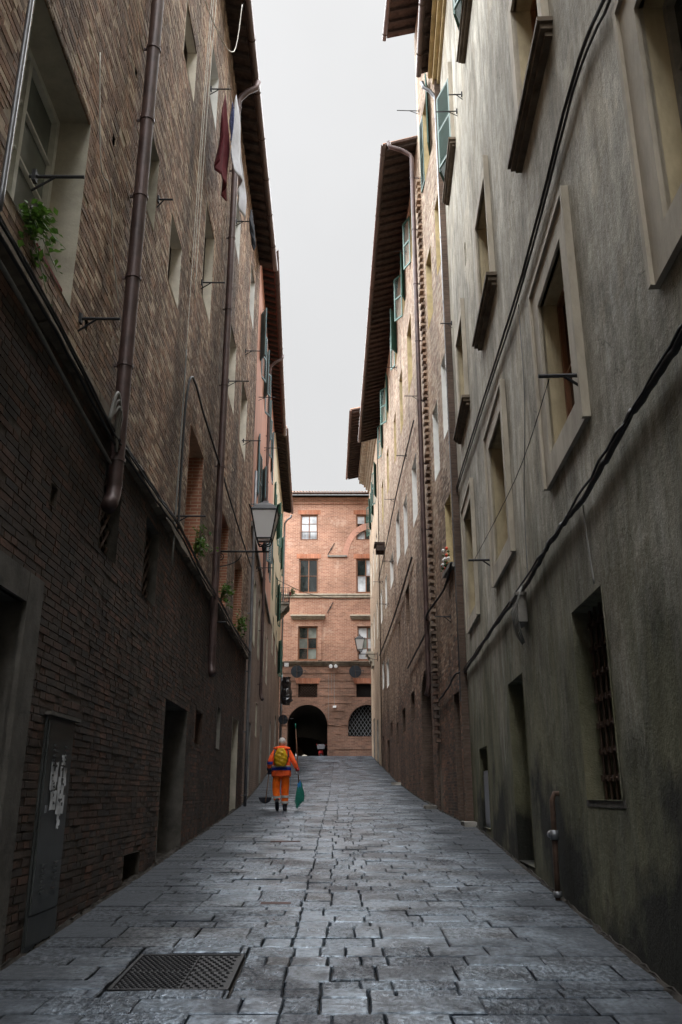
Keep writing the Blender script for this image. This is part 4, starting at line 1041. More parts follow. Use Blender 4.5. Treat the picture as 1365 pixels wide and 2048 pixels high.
# ------------------------------------------------------------------ cables
def along(W, pts): return [W.pt(*p) for p in pts]
for k, (dz, dd, r, mt, lb) in enumerate(((0, .15, .016, 'cable_black', 'lowest black cable of the bundle under the left string course'), (.05, .17, .013, 'cable_black', 'middle black cable of the bundle under the left string course'),
                                       (.10, .155, .018, 'cable_black', 'topmost black cable of the bundle along the left string course'))):
    wire('cable', along(L1, [(4.2, 5.30 + dz, dd), (6.3, 5.28 + dz, dd), (8.2, 5.17 + dz, dd), (8.9, 5.2 + dz, dd + .02), (10.6, 5.30 + dz, dd), (12.5, 5.40 + dz, dd), (14.8, 5.32 + dz, dd), (17.5, 5.36 + dz, dd), (20.5, 5.33 + dz, dd), (24.6, 5.42 + dz, dd)]), r, mt, lb)
wire('conduit', along(L1, [(4.2, 5.20, .10), (5.6, 5.17, .1), (7.2, 5.05, .1), (8.45, 4.97, .1)]), .02, 'cable_grey', 'light grey conduit sloping to the first drainpipe on the left', 'conduit', jitter=0)
for k in range(3): wire('cable_loop', along(L1, [(8.05, 5.3, .16), (8.1 + .05 * k, 5.62 - .06 * k, .2), (8.25 + .05 * k, 5.56 - .05 * k, .2), (8.28 + .06 * k, 5.3, .17), (8.45, 5.1, .15)]), .018, 'cable_grey', ('outermost grey cable loop beside the foot of the first drainpipe', 'middle grey cable loop beside the foot of the first drainpipe', 'innermost grey cable loop beside the foot of the first drainpipe')[k], 'cable', group='cable tails by the drainpipe')
wire('cable', along(L1, [(12.55, 5.5, .1), (12.6, 6.6, .08), (12.65, 7.75, .08), (13.0, 8.35, .1), (14.4, 8.3, .1), (16.6, 8.2, .12), (19.5, 8.15, .1), (24.5, 8.05, .1)]), .02, 'cable_black', 'black cable rising and running above the bricked-up windows')
wire('cable', along(L1, [(12.45, 4.9, .06), (12.5, 7.0, .06), (12.5, 8.6, .06)]), .014, 'cable_grey', 'grey cable climbing vertically beside the first bricked-up window')
for k, (a, z0, z1) in enumerate(((12.55, 8.5, 18), (12.75, 10.2, 18), (13.0, 9.9, 17.5))): wire('washing_line', along(L1, [(a, z0, .05), (a + .02, (z0 + z1) / 2, .06), (a + .1, z1, .1)]), .007, 'cable_white', ('pale cord hanging down the left wall, nearest of three', 'pale cord hanging down the left wall, middle of three', 'pale cord hanging down the left wall, farthest of three')[k], 'cord')
wire('cord', along(L1, [(11.0, 15.2, .05), (12.0, 15.0, .3), (13.1, 15.6, .5), (13.6, 17.4, .55)]), .010, 'cable_white', 'pale cord looping from the wall up to the left eave', 'cord')
wire('cable', along(L1, [(6.9, 8.95, .03), (7.3, 7.9, .03), (7.6, 7.8, .06), (8.0, 7.3, .04), (8.4, 6.9, .04)]), .008, 'cable_white', 'thin loose white wire on the brickwork beside the first window', 'wire')
wire('conduit', along(L1, [(5.12, 5.6, .06), (5.12, 7.3, .06), (5.12, 9.5, .06), (5.12, 12, .06)]), .022, 'pipe_grey', 'grey steel conduit rising in front of the large white window', 'conduit', jitter=0)
for k, dz in enumerate((0, .12)): wire('cable', along(R1, [(4.0, 7.35 + dz, .05), (5.1, 7.6 + dz, .05), (6.4, 7.92 + dz, .05), (9.4, 7.86 + dz, .05), (14.8, 8.25 + dz, .05), (19.3, 8.55 + dz, .05)]), .014 + .004 * k, 'cable_black', ('lower of two black cables crossing the plaster between the window rows', 'upper of two black cables crossing the plaster between the window rows')[k])
wire('cable', along(R1, [(3.8, 4.34, .05), (4.8, 4.29, .05), (5.9, 4.30, .05), (7.3, 4.22, .05), (9.0, 4.26, .05), (10.75, 4.2, .05), (14.5, 4.26, .05), (19.3, 4.24, .05)]), .028, 'cable_black', 'thick lumpy black cable along the plaster wall at first-floor level', sub=12, jitter=.02)
wire('cable', along(R1, [(3.8, 4.39, .07), (4.8, 4.33, .07), (7.3, 4.27, .07), (10.75, 4.25, .07), (19.3, 4.30, .07)]), .013, 'cable_black', 'thin black cable strapped over the thick one on the plaster', sub=10, jitter=.025)
wire('cable', along(R1, [(9.95, 7.85, .03), (10.0, 6.5, .03), (10.55, 5.3, .03), (10.7, 4.2, .03)]), .008, 'cable_grey', 'thin grey wire dropping between the plaster wall windows', 'wire')
wire('cable', along(R1, [(7.55, 4.2, .03), (7.5, 3.8, .03), (7.42, 3.4, .03)]), .008, 'cable_grey', 'thin grey wire dropping to the barred window', 'wire')
wire('clothes_line', [R1.pt(7.2, 5.33, .32), R1.pt(9.5, 5.2, .3), R1.pt(14.0, 5.38, .34)], .005, 'cable_black', 'slack clothes line strung between two iron bars on the plaster wall', 'line', jitter=0)
wire('cable', [R2.pt(19.35, 6.8, .1), R2.pt(20.6, 6.45, .1), R2.pt(22.4, 6.15, .30), R3.pt(23.4, 6.1, .1), R3.pt(26.5, 6.0, .08), R3.pt(30.5, 5.9, .08)], .03, 'cable_black', 'black cable crossing the toothed brick edge and drainpipe')
wire('cable', [R1.pt(19.3, 4.25, .05), R2.pt(19.5, 4.2, .1), R2.pt(20.6, 4.05, .08), R2.pt(22.2, 3.9, .08)], .022, 'cable_black', 'black cable turning the plaster corner above the dark doorway')
wire('cable', along(R3, [(28.0, 9.3, .08), (33.0, 9.0, .1), (40.0, 8.9, .1), (47.5, 9.0, .1)]), .035, 'cable_black', 'thick black cable along the middle of the tan brick wall')
wire('cable', along(R3, [(26.0, 13.5, .08), (33.0, 13.6, .1), (40.0, 13.4, .1), (47.5, 13.3, .1)]), .025, 'cable_black', 'black cable below the yellow window recesses of the tan wall')
wire('span_wire', [L3.pt(47, 13.2, .1), (-2.0, 49.5, 13.0), (0, 51, 12.95), R4.pt(52.5, 13.4, .1)], .016, 'cable_black', 'thin wire spanning the lane in front of the palazzo', 'wire', jitter=0)
# cable joint box on the plaster
e = empty('junction_box', R1.pt(11.2, 3.85, .05), 'grey weathered cable junction box on the plaster wall', 'junction box')
m = MB().wbox(R1, 10.95, 11.4, 3.75, 4.1, .02, .14); m.wbox(R1, 10.92, 11.43, 4.1, 4.14, .02, .17); m.build('case', 'stone_grey', e)
m = MB()
for k in range(4): m.tube(along(R1, [(10.9 + .12 * k, 4.25, .06), (10.95 + .12 * k, 3.95, .17), (11.0 + .12 * k, 3.65, .12), (11.1 + .05 * k, 3.5, .06)]), .011, 6)
m.build('cable_tails', 'cable_grey', e, True); settle(e)
# old water pipe at the foot of the plaster wall
e = empty('water_pipe', R1.pt(9.93, .55, .06), 'rusty iron water pipe with a valve at the foot of the plaster wall', 'pipe')
MB().tube(along(R1, [(9.9, 1.62, -.05), (9.9, 1.62, .05), (9.9, 1.55, .08), (9.92, 1.2, .08), (9.95, .9, .08), (9.98, .5, .08)]), .03, 10).build('pipe', 'iron_rust', e, True)
m = MB(); m.tube(along(R1, [(9.92, 1.24, .08), (9.92, 1.14, .08)]), .045, 10); m.tube(along(R1, [(9.94, 1.19, .08), (10.05, 1.19, .1)]), .04, 10); m.tube(along(R1, [(9.97, .62, .08), (9.97, .56, .08)]), .045, 10); m.build('valve', 'pipe_grey', e, True); settle(e)

# ------------------------------------------------------------------ electrical cabinet by the near door
a0, a1, z0, z1 = CAB
e = empty('electrical_cabinet', L1.pt(7.9, z0, .05), 'tall dark grey electrical cabinet with torn papers, set in the left wall', 'cabinet')
MB().wbox(L1, a0, a1, z0 - .25, z1, -.05, .02).build('case', 'cabinet_paint', e)
dr = MB().wbox(L1, a0 + .035, a1 - .035, z0 + .22, z1 - .04, .022, .036).build('door', 'cabinet_paint', e)
MB().wbox(L1, a0 + .01, a1 - .01, z0 - .02, z0 + .2, .022, .03).build('lower_panel', 'cabinet_paint', e)
m = MB()
for zc, n in ((z1 - .42, 5), (z0 + .36, 6)):
    for k in range(n):
        for ac in (a0 + .2, a1 - .26): MB().wbox(L1, ac, ac + .1, zc + .042 * k, zc + .042 * k + .018, .036, .052).build('vent_slat', 'cabinet_paint', dr)
m = MB().wbox(L1, a0 + .12, a0 + .15, z0 + 1.0, z0 + 1.06, .036, .05); m.build('lock', 'pipe_grey', dr)
m = MB().wbox(L1, a0 - .06, a1 + .06, z1, z1 + .03, -.02, .07); m.build('stone_hood', 'stone_dark', e)
for (pa, pz, w_, h_) in ((a0 + .17, z0 + 1.02, .21, .40), (a0 + .40, z0 + .98, .23, .40), (a0 + .46, z0 + .86, .09, .14), (a0 + .45, z0 + 1.40, .12, .09)):
    n = 5; m = MB(); g = random.Random(int(pa * 100)); vs = []
    for j in range(n + 1):
        for i in range(n + 1):
            vs.append(L1.pt(pa + w_ * i / n + g.uniform(-.008, .008), pz + h_ * j / n + g.uniform(-.008, .008), .040 + g.uniform(0, .006)))
    m.add(vs, [(j * 6 + i, j * 6 + i + 1, j * 6 + i + 7, j * 6 + i + 6) for j in range(n) for i in range(n) if not (g.random() < .1 and (i in (0, 4) or j in (0, 4)))])
    m.build('torn_paper', 'paper', e)
m = MB()            # faded print left on the papers
for k in range(26):
    pa, pz = a0 + .19 + (k % 2) * .23 + rnd.uniform(0, .12), z0 + 1.05 + rnd.uniform(0, .33); m.wbox(L1, pa, pa + rnd.uniform(.01, .05), pz, pz + rnd.uniform(.006, .03), .0465, .0485)
m.build('print_smudges', 'cabinet_paint', e)['kind'] = 'stuff'
settle(e)

# ------------------------------------------------------------------ iron covers in the paving
x0, x1, y0, y1 = PLATE
e = empty('manhole_cover', ((x0 + x1) / 2, y0, gz(y0)), 'large rectangular iron manhole cover with raised grid in the near paving', 'manhole cover')
def gq(x, y, h): return (x, y, gz(y) + h)
m = MB()
for p, q, r_, s_ in ((x0 + .015, x1 - .015, y0 + .015, y0 + .04), (x0 + .015, x1 - .015, y1 - .04, y1 - .015), (x0 + .015, x0 + .04, y0 + .04, y1 - .04), (x1 - .04, x1 - .015, y0 + .04, y1 - .04)):
    m.hexa([gq(p, r_, -.05), gq(q, r_, -.05), gq(q, s_, -.05), gq(p, s_, -.05), gq(p, r_, -.004), gq(q, r_, -.004), gq(q, s_, -.004), gq(p, s_, -.004)])
m.build('frame', 'iron', e)
ym = (y0 + y1) / 2
for i, (px, qx) in enumerate(((x0 + .045, x0 + .50), (x0 + .51, x1 - .045))):
    for r_, s_ in ((y0 + .045, ym - .006), (ym + .006, y1 - .045)):
        pl = MB().hexa([gq(px, r_, -.05), gq(qx, r_, -.05), gq(qx, s_, -.05), gq(px, s_, -.05), gq(px, r_, -.012), gq(qx, r_, -.012), gq(qx, s_, -.012), gq(px, s_, -.012)]).build('plate', 'iron', e)
        m = MB(); st = .042 if i == 0 else .058
        for yi, yy in enumerate(np.arange(r_ + .02, s_ - .02, st)):
            for xx in np.arange(px + .015 + (st / 2 if yi % 2 else 0), qx - .02, st):
                m.hexa([gq(xx - .017, yy, -.013), gq(xx, yy - .012, -.013), gq(xx + .017, yy, -.013), gq(xx, yy + .012, -.013), gq(xx - .010, yy, -.001), gq(xx, yy - .007, -.001), gq(xx + .010, yy, -.001), gq(xx, yy + .007, -.001)])
        m.build('tread', 'iron', pl)['kind'] = 'stuff'
settle(e)
for k, (x, y) in enumerate(VALVES):
    w_ = .26 if k == 0 else .16
    tag(MB().hexa([gq(x - w_, y - .06, -.03), gq(x + w_, y - .06, -.03), gq(x + w_, y + .06, -.03), gq(x - w_, y + .06, -.03), gq(x - w_, y - .06, .007), gq(x + w_, y - .06, .007), gq(x + w_, y + .06, .007), gq(x - w_, y + .06, .007)]).build('valve_cover', 'rust_plate'),
        ('small rusty red cover in the paving, the farther and wider of two', 'small rusty red cover in the paving, the nearer of two')[k], 'cover', 'rusty covers in the paving')
# loose door stones along the right wall
for k, (a, s_) in enumerate(((19.0, .34), (24.0, .4), (36.0, .5))):
    g = random.Random(k + 3); c = Vector((right_x(a) - .12, a, gz(a) - .02)); m = MB()
    m.hexa([c + Vector((dx * s_ * .5 * g.uniform(.8, 1.1), dy * s_ * .9 * g.uniform(.8, 1.1), dz * .06 + .04)) for dz in (-1, 1) for dx, dy in ((-1, -1), (1, -1), (1, 1), (-1, 1))])
    tag(m.build('door_stone', 'stone_grey'), ('flat pale stone step at the corner of the plastered building', 'pale stone step before the arched doorway on the right', 'pale stone step farthest up the right wall')[k], 'step', 'stone steps along the right wall')

# ------------------------------------------------------------------ street lanterns
def lantern(W, a, z, out, label, s=1.0):
    e = empty('wall_lantern', W.pt(a, z, 0), label, 'street lamp', 'wall lanterns over the lane')
    m = MB().tube([W.pt(a, z, -.05), W.pt(a, z, out + .12)], .022 * s, 8); m.wbox(W, a - .05, a + .05, z - .42, z + .1, .0, .03)
    sc = [W.pt(a, z - .06 - .30 * math.cos(q * .157) * .9, .03 + .52 * math.sin(q * .157) * out) for q in range(0, 11)]
    m.tube(sc, .012, 6)
    m.tube([W.pt(a, z - .12 + .09 * math.cos(q * .6) * (1 - q * .05), .14 + .09 * math.sin(q * .6) * (1 - q * .05)) for q in range(16)], .010, 6)
    m.build('bracket_arm', 'iron', e, True)
    c = Vector(W.pt(a, z, out)); hw, hb, z0, z1 = .27 * s, .155 * s, .26 * s, .86 * s
    m = MB(); m.tube([c, c + Vector((0, 0, .1)), c + Vector((0, 0, .18))], [.035, .05, .03], 8)
    for dx, dy in ((1, 1), (1, -1), (-1, 1), (-1, -1)): m.tube([c + Vector((0, 0, .12 * s)), c + Vector((dx * hb * .7, dy * hb * .7, .14 * s)), c + Vector((dx * hb, dy * hb, z0))], .014, 6)
    for dx, dy in ((1, 1), (1, -1), (-1, 1), (-1, -1)): m.tube([c + Vector((dx * hb, dy * hb, z0)), c + Vector((dx * hw, dy * hw, z1)), c + Vector((dx * hw * 1.15, dy * hw * 1.15, z1 + .09 * s))], .017, 6)
    cr = ((1, 1), (1, -1), (-1, -1), (-1, 1))
    for h_, q in ((z0, hb), (z1, hw)):
        for i in range(4): m.tube([c + Vector((cr[i][0] * q, cr[i][1] * q, h_)), c + Vector((cr[(i + 1) % 4][0] * q, cr[(i + 1) % 4][1] * q, h_))], .016, 6)
    m.build('frame', 'iron', e)
    for i in range(4):
        p, q = cr[i], cr[(i + 1) % 4]
        MB().quad(c + Vector((p[0] * hb, p[1] * hb, z0)), c + Vector((q[0] * hb, q[1] * hb, z0)), c + Vector((q[0] * hw, q[1] * hw, z1)), c + Vector((p[0] * hw, p[1] * hw, z1))).build('glass_pane', 'lamp_glass', e)
    m = MB(); m.loft([[c + Vector((p[0] * q, p[1] * q, h_)) for p in cr] for q, h_ in ((hw * 1.04, z1 + .015), (hw * .72, z1 + .12 * s), (hw * .3, z1 + .2 * s), (hw * .12, z1 + .26 * s))]); m.tube([c + Vector((0, 0, z1 + .24 * s)), c + Vector((0, 0, z1 + .34 * s))], [.04 * s, .012 * s], 8)
    m.build('hood', 'iron', e); settle(e); return e
lantern(L1, 17.2, 6.46, 1.06, 'black iron lantern with frosted glass on the left wall bracket')
lantern(R4, 50.5, 9.55, 1.05, 'far black lantern on the right, in front of the palazzo', 1.0)

# ------------------------------------------------------------------ laundry on the left
wire('clothes_line', [L1.pt(13.4, 15.05, .40), L1.pt(16, 15.2, .42), L1.pt(18.4, 15.5, .44)], .005, 'cable_white', 'clothes line strung under the left eave carrying the laundry', 'line', jitter=0)
def cloth(name, mat, a0, a1, z0, z1, d, label, seed, shape, cat='laundry'):
    g = random.Random(seed); nx, nz = 14, 22; ph = [g.uniform(0, 6.28) for _ in range(6)]; m = MB(); vs = []
    for j in range(nz + 1):
        t_ = j / nz
        for i in range(nx + 1):
            s_ = i / nx; l, r_ = shape(t_); a = a0 + (a1 - a0) * (l + (r_ - l) * s_)
            fold = .055 * t_ ** .5 * (math.sin(s_ * 9 + ph[0] + t_ * 1.5) + .6 * math.sin(s_ * 19 + ph[1] - t_ * 2) + .4 * math.sin(t_ * 8 + ph[2] + s_ * 4))
            vs.append(L1.pt(a + .03 * math.sin(t_ * 6 + ph[3]), z1 + (z0 - z1) * t_ + .03 * math.sin(s_ * 7 + ph[4]) * t_, d + fold))
    m.add(vs, [(j * (nx + 1) + i, j * (nx + 1) + i + 1, (j + 1) * (nx + 1) + i + 1, (j + 1) * (nx + 1) + i) for j in range(nz) for i in range(nx)])
    o = m.build(name, mat, None, True); md = o.modifiers.new('thick', 'SOLIDIFY'); md.thickness = .012
    return tag(o, label, cat, 'washing hung under the eave')
cloth('hanging_trousers', 'cloth_maroon', 13.15, 14.6, 13.0, 14.95, .30, 'maroon garment hanging on the left, front of the washing', 3, lambda t: (.28 - .28 * min(1, t * 2.2), .45 + .5 * min(1, t * 2.0) - .35 * max(0, t - .55)))
cloth('hanging_shirt', 'cloth_white', 13.6, 15.7, 13.55, 15.1, .50, 'white shirt hanging behind the maroon garment', 5, lambda t: (.05 + .1 * t, .3 + .68 * min(1, t * 1.6)))
cloth('hanging_cloth', 'cloth_blue', 13.9, 14.9, 14.3, 15.1, .40, 'blue patterned cloth beside the white shirt', 9, lambda t: (.0 + .2 * t, .35 + .6 * t))
e = empty('hanging_gloves', L1.pt(18.2, 15.1, .45), 'small black garments pegged alone on the clothes line', 'laundry', 'washing hung under the eave')
for k in range(2):
    a = 17.7 + .5 * k; m = MB(); vs = [L1.pt(a, 15.45, .44), L1.pt(a + .14, 15.45, .45), L1.pt(a + .32, 14.95, .5), L1.pt(a + .2, 14.75, .47), L1.pt(a + .08, 14.85, .42), L1.pt(a - .12, 14.72, .46), L1.pt(a - .2, 15.0, .43)]
    m.add(vs, [(0, 1, 2, 3, 4, 5, 6)]); o = m.build('garment', 'cloth_black', e); md = o.modifiers.new('thick', 'SOLIDIFY'); md.thickness = .02
settle(e)

# ------------------------------------------------------------------ plants on sills
def plant(W, a, z, d, w, h, n, label, mat='leaf_green', droop=.4, leaf=.05, pot=None, seed=1):
    e = empty('sill_plant', W.pt(a, z, d), label, 'plant', 'plants growing on the sills'); g = random.Random(seed)
    st = MB(); lf = MB()
    for k in range(n):
        a2, d2, z2 = a + g.gauss(0, w * .45), d + abs(g.gauss(0, .13)) , z + g.uniform(.1, 1) * h - (droop * g.random() ** 2)
        p0, p2 = Vector(W.pt(a + g.uniform(-w, w) * .3, z, d - .05)), Vector(W.pt(a2, z2, d2)); p1 = (p0 + p2) / 2 + Vector((0, 0, .12))
        st.tube([p0, p1, p2], [.006, .005, .003], 4)
        for j in range(7):
            t_ = g.uniform(.35, 1.05); c = p0.lerp(p1, min(1, t_ * 2)) if t_ < .5 else p1.lerp(p2, t_ * 2 - 1)
            c = c + Vector((g.gauss(0, .03), g.gauss(0, .03), g.gauss(0, .03))); ax = Vector((g.gauss(0, 1), g.gauss(0, 1), g.gauss(0, .6))).normalized(); bx = ax.cross(Vector((g.gauss(0, .4), g.gauss(0, .4), 1))).normalized(); s_ = leaf * g.uniform(.6, 1.3)
            lf.add([c, c + ax * s_ + bx * s_ * .55, c + ax * s_ * 1.7 + Vector((0, 0, -s_ * .3)), c + ax * s_ - bx * s_ * .55], [(0, 1, 2, 3)])
    st.build('stems', 'leaf_dull', e); o = lf.build('leaves', mat, e); o['kind'] = 'stuff'
    if pot:
        m = MB(); c = Vector(W.pt(a, z, d - .08)); m.loft([[c + Vector((r_ * math.cos(q * .5236), r_ * math.sin(q * .5236), h_)) for q in range(12)] for r_, h_ in ((.07, -.12), (.095, .06), (.105, .06), (.105, .09))]); m.build('pot', pot, e)
    settle(e)
plant(L1, 5.82, 5.98, .0, .36, .22, 30, 'bright green leafy plant spilling from the large left window', leaf=.042, droop=.55, seed=3)
plant(L1, 14.5, 5.66, .10, .45, .55, 26, 'weeds growing on the sill of the first bricked-up window', 'leaf_green', .35, .045, seed=5)
plant(L1, 18.3, 5.66, .10, .4, .4, 20, 'weeds growing on the sill of the second bricked-up window', 'leaf_green', .3, .05, seed=6)
plant(L1, 21.9, 5.68, .10, .5, .5, 22, 'weeds growing on the sill of the third bricked-up window', 'leaf_green', .3, .055, seed=7)
plant(L3, 53.9, 14.0, .72, .3, .5, 22, 'green plant in a pot on the far balcony rail', 'leaf_dull', .5, .07, pot='terracotta', seed=8)
e = empty('sill_flowers', R2.pt(20.05, 6.86, .1), 'bunch of artificial coloured flowers on the yellow window sill', 'flowers')
for mt, n in (('flower_white', 16), ('flower_red', 8), ('flower_teal', 4), ('leaf_dull', 10)):
    g = random.Random(n)
    for k in range(n):
        m = MB(); c = Vector(R2.pt(20.05 + g.gauss(0, .22), 6.86 + abs(g.gauss(0, .2)), .1 + g.uniform(-.05, .1))); r_ = g.uniform(.025, .05)
        m.loft([[c + Vector((rr * math.cos(q * 1.047), rr * math.sin(q * 1.047), hh)) for q in range(6)] for rr, hh in ((r_ * .3, -r_), (r_, 0), (r_ * .4, r_))])
        m.build('flower', mt, e)
settle(e)
tag(MB().wbox(L1, 6.1, 6.8, 5.925, 6.03, -.16, -.03).build('flower_box', 'terracotta'), 'long terracotta flower box on the large left window sill', 'flower box')

# ------------------------------------------------------------------ at the end of the lane: signs, lamps, signal
def disc(name, c, r_, label, tilt=0):
    e = empty(name, c, label, 'road sign', 'round road signs seen from behind'); c = Vector(c); m = MB()
    m.loft([[c + Vector((r_ * math.cos(q * .2618), dy, r_ * math.sin(q * .2618))) for q in range(24)] for dy in (-.012, .012)]); m.build('disc', 'sign_back', e)
    m = MB(); ca, sa = math.cos(tilt), math.sin(tilt)
    def P(x, z, y): return c + Vector((x * ca - z * sa, y, x * sa + z * ca))
    m.hexa([P(x, z, y) for z in (-.42 * r_ / .43, .42 * r_ / .43) for x, y in ((-.02, -.05), (.02, -.05), (.02, -.014), (-.02, -.014))]); m.build('rail', 'iron_rust', e)
    m = MB().tube([c + Vector((-.05, -.06, .0)), c + Vector((.62, -.06, .06)), c + Vector((.62, .5, .06))], .02, 6); m.build('arm', 'iron', e); settle(e)
disc('road_sign', (-3.16, 61.4, 10.02), .44, 'round road sign seen from behind on the palazzo, left one', .0)
disc('road_sign', (1.02, 61.4, 10.02), .44, 'round road sign seen from behind on the palazzo, right one', .12)
e = empty('floodlight', (-.56, 61.7, 10.2), 'pair of small white floodlights on the palazzo band', 'floodlight')
m = MB().tube([(-.95, 61.8, 10.38), (-.2, 61.8, 10.38)], .02, 6); m.tube([(-.6, 61.95, 10.3), (-.6, 61.75, 10.38)], .03, 6); m.build('bar', 'iron', e)
for x in (-.74, -.38): MB().tube([(x, 61.8, 10.42), (x, 61.6, 10.42), (x, 61.52, 10.40)], [.07, .13, .12], 12).build('lamp_head', 'lamp_white', e)
settle(e)
e = empty('camera_box', (-.45, 61.8, 7.6), 'small white box at the end of a cable on the palazzo', 'box')
MB().box((-.58, 61.72, 7.52), (-.34, 61.94, 7.66)).build('case', 'lamp_white', e); m = MB().tube([(-.5, 61.93, 10.0), (-.48, 61.93, 8.6), (-.46, 61.93, 7.66)], .016, 5); m.tube([(-.68, 61.93, 10.0), (-.68, 61.93, 8.5)], .012, 5); m.tube([(-.9, 61.93, 9.9), (-.9, 61.93, 6.7)], .012, 5); m.build('cable', 'cable_grey', e); settle(e)
e = empty('white_box', L3.pt(55.3, 9.7, .2), 'small white plastic box on the cream building corner', 'box'); MB().box((-3.68, 55.3, 9.5), (-3.4, 55.55, 9.75)).build('case', 'lamp_white', e); MB().tube([(-3.98, 55.4, 9.6), (-3.68, 55.4, 9.6)], .02, 6).build('bracket', 'iron', e); settle(e)
e = empty('traffic_signal', (-3.7, 55.0, 4.1), 'traffic signal wrapped in black plastic on a thin pole', 'traffic signal')
MB().tube([(-3.76, 54.9, gz(54.9) - .05), (-3.76, 54.9, 9.0)], .045, 8).build('pole', 'pipe_grey', e, True)
g = random.Random(12); rings = []
for j in range(13):
    t_ = j / 12; w_ = .27 + .05 * math.sin(t_ * 7) + (.07 if .15 < t_ < .85 else -.04); rings.append([(-3.46 + w_ * math.cos(q * .5236) * g.uniform(.86, 1.12), 54.8 + .24 * math.sin(q * .5236) * g.uniform(.8, 1.15), 7.0 + 1.75 * t_) for q in range(12)])
MB().loft(rings).build('plastic_wrap', 'bag_black', e); settle(e)
disc('road_sign', (-3.62, 54.6, 6.1), .3, 'small round dark sign low on the left corner pole', .0)

# three-wheeled cart with a grey box standing at the mouth of the passage
cx, cy, cz = -1.42, 62.9, 3.93
e = empty('scooter', (cx, cy, cz), 'parked scooter with grey top box and red tail at the passage mouth', 'scooter')
for dy in (-.45, .65):
    m = MB(); m.tube([(cx - .06, cy + dy, cz + .24), (cx + .06, cy + dy, cz + .24)], .24, 16); m.build('wheel', 'rubber', e)
m = MB(); m.loft([[(cx + w_ * math.cos(q * .785), cy + y_, cz + h_ + t_ * math.sin(q * .785)) for q in range(8)] for y_, w_, h_, t_ in ((-.6, .1, .55, .06), (-.35, .2, .55, .18), (.1, .2, .42, .12), (.4, .16, .45, .12), (.6, .12, .75, .2))]); m.build('body', 'paint_red', e, True)
m = MB().box((cx - .18, cy - .4, cz + .74), (cx + .18, cy + .2, cz + .84)); m.build('seat', 'rubber', e)
m = MB(); m.loft([[(cx + sx * w_, cy - .55 + sy * .19, cz + h_) for sx, sy in ((-1, -1), (1, -1), (1, 1), (-1, 1))] for w_, h_ in ((.24, .78), (.27, .98), (.27, 1.02), (.22, 1.1))]); m.build('top_box', 'panel_grey', e)
m = MB().tube([(cx - .38, cy + .35, cz + 1.12), (cx, cy + .45, cz + 1.0), (cx + .38, cy + .35, cz + 1.12)], .02, 6); m.tube([(cx - .3, cy + .4, cz + 1.06), (cx - .34, cy + .38, cz + 1.26)], .012, 6); m.build('handlebar', 'paint_red', e); settle(e)
m = MB(); c = Vector((-2.48, 60.2, 4.05)); m.loft([[c + Vector((r_ * math.cos(q * .5236), r_ * math.sin(q * .5236), h_)) for q in range(12)] for r_, h_ in ((.2, -.05), (.2, .08), (.15, .14), (.06, .17))]); tag(m.build('stone_bollard', 'jamb_plaster', None, True), 'low rounded pale stone before the arched passage', 'stone')

# ------------------------------------------------------------------ the street sweeper
PX, PY = -1.55, 23.1; PZ = gz(PY)
def skin(name, joints, edges, mat, parent, levels=2, root=0):
    """continuous body surface grown round a skeleton"""
    me = bpy.data.meshes.new(name); me.from_pydata([(PX + j[0], PY + j[1], PZ + j[2]) for j in joints], edges, []); o = bpy.data.objects.new(name, me); COL.objects.link(o)
    sk = o.modifiers.new('skin', 'SKIN')
    for i, j in enumerate(joints):
        v = me.skin_vertices[0].data[i]; v.radius = (j[3], j[4] if len(j) > 4 else j[3]); v.use_root = i == root
    sk.use_smooth_shade = True; sb = o.modifiers.new('sub', 'SUBSURF'); sb.levels = levels; sb.render_levels = levels
    dg = bpy.context.evaluated_depsgraph_get(); m2 = bpy.data.meshes.new_from_object(o.evaluated_get(dg)); m2.materials.clear(); m2.materials.append(M[mat])
    m2.polygons.foreach_set('use_smooth', [True] * len(m2.polygons))
    bpy.data.objects.remove(o); bpy.data.meshes.remove(me); return link(bpy.data.objects.new(name, m2), parent)
P0 = empty('person', (PX, PY, PZ), 'street sweeper in orange work clothes walking uphill away from the camera', 'person')
# x to the right, y uphill (facing), z up
skin('body', [(0, 0, .95, .12), (0, .0, 1.2, .12), (0, .05, 1.45, .10), (0, .075, 1.56, .06), (0, .10, 1.64, .075, .085), (0, .105, 1.72, .082, .095), (-.22, .05, 1.42, .05), (-.30, -.03, 1.18, .04), (-.31, .06, .98, .032), (.22, .05, 1.42, .05), (.33, -.02, 1.18, .04), (.42, .05, .98, .032),
              (-.10, 0, .88, .08), (-.12, .0, .5, .055), (-.09, -.16, .2, .04), (.10, 0, .88, .08), (.09, .08, .5, .055), (.10, .05, .1, .04)],
     [(0, 1), (1, 2), (2, 3), (3, 4), (4, 5), (2, 6), (6, 7), (7, 8), (2, 9), (9, 10), (10, 11), (0, 12), (12, 13), (13, 14), (0, 15), (15, 16), (16, 17)], 'skin', P0)
skin('jacket', [(0, 0, 1.04, .18, .14), (0, .0, 1.12, .195, .15), (0, .01, 1.25, .20, .15), (0, .03, 1.40, .18, .14), (0, .05, 1.50, .11, .11), (-.19, .04, 1.43, .095), (-.275, -.02, 1.27, .075), (-.315, -.02, 1.14, .068), (-.325, .03, 1.03, .055),
                (.19, .04, 1.43, .095), (.28, -.0, 1.28, .075), (.345, -.01, 1.16, .068), (.40, .035, 1.03, .055)],
     [(0, 1), (1, 2), (2, 3), (3, 4), (3, 5), (5, 6), (6, 7), (7, 8), (3, 9), (9, 10), (10, 11), (11, 12)], 'orange_hi', P0)
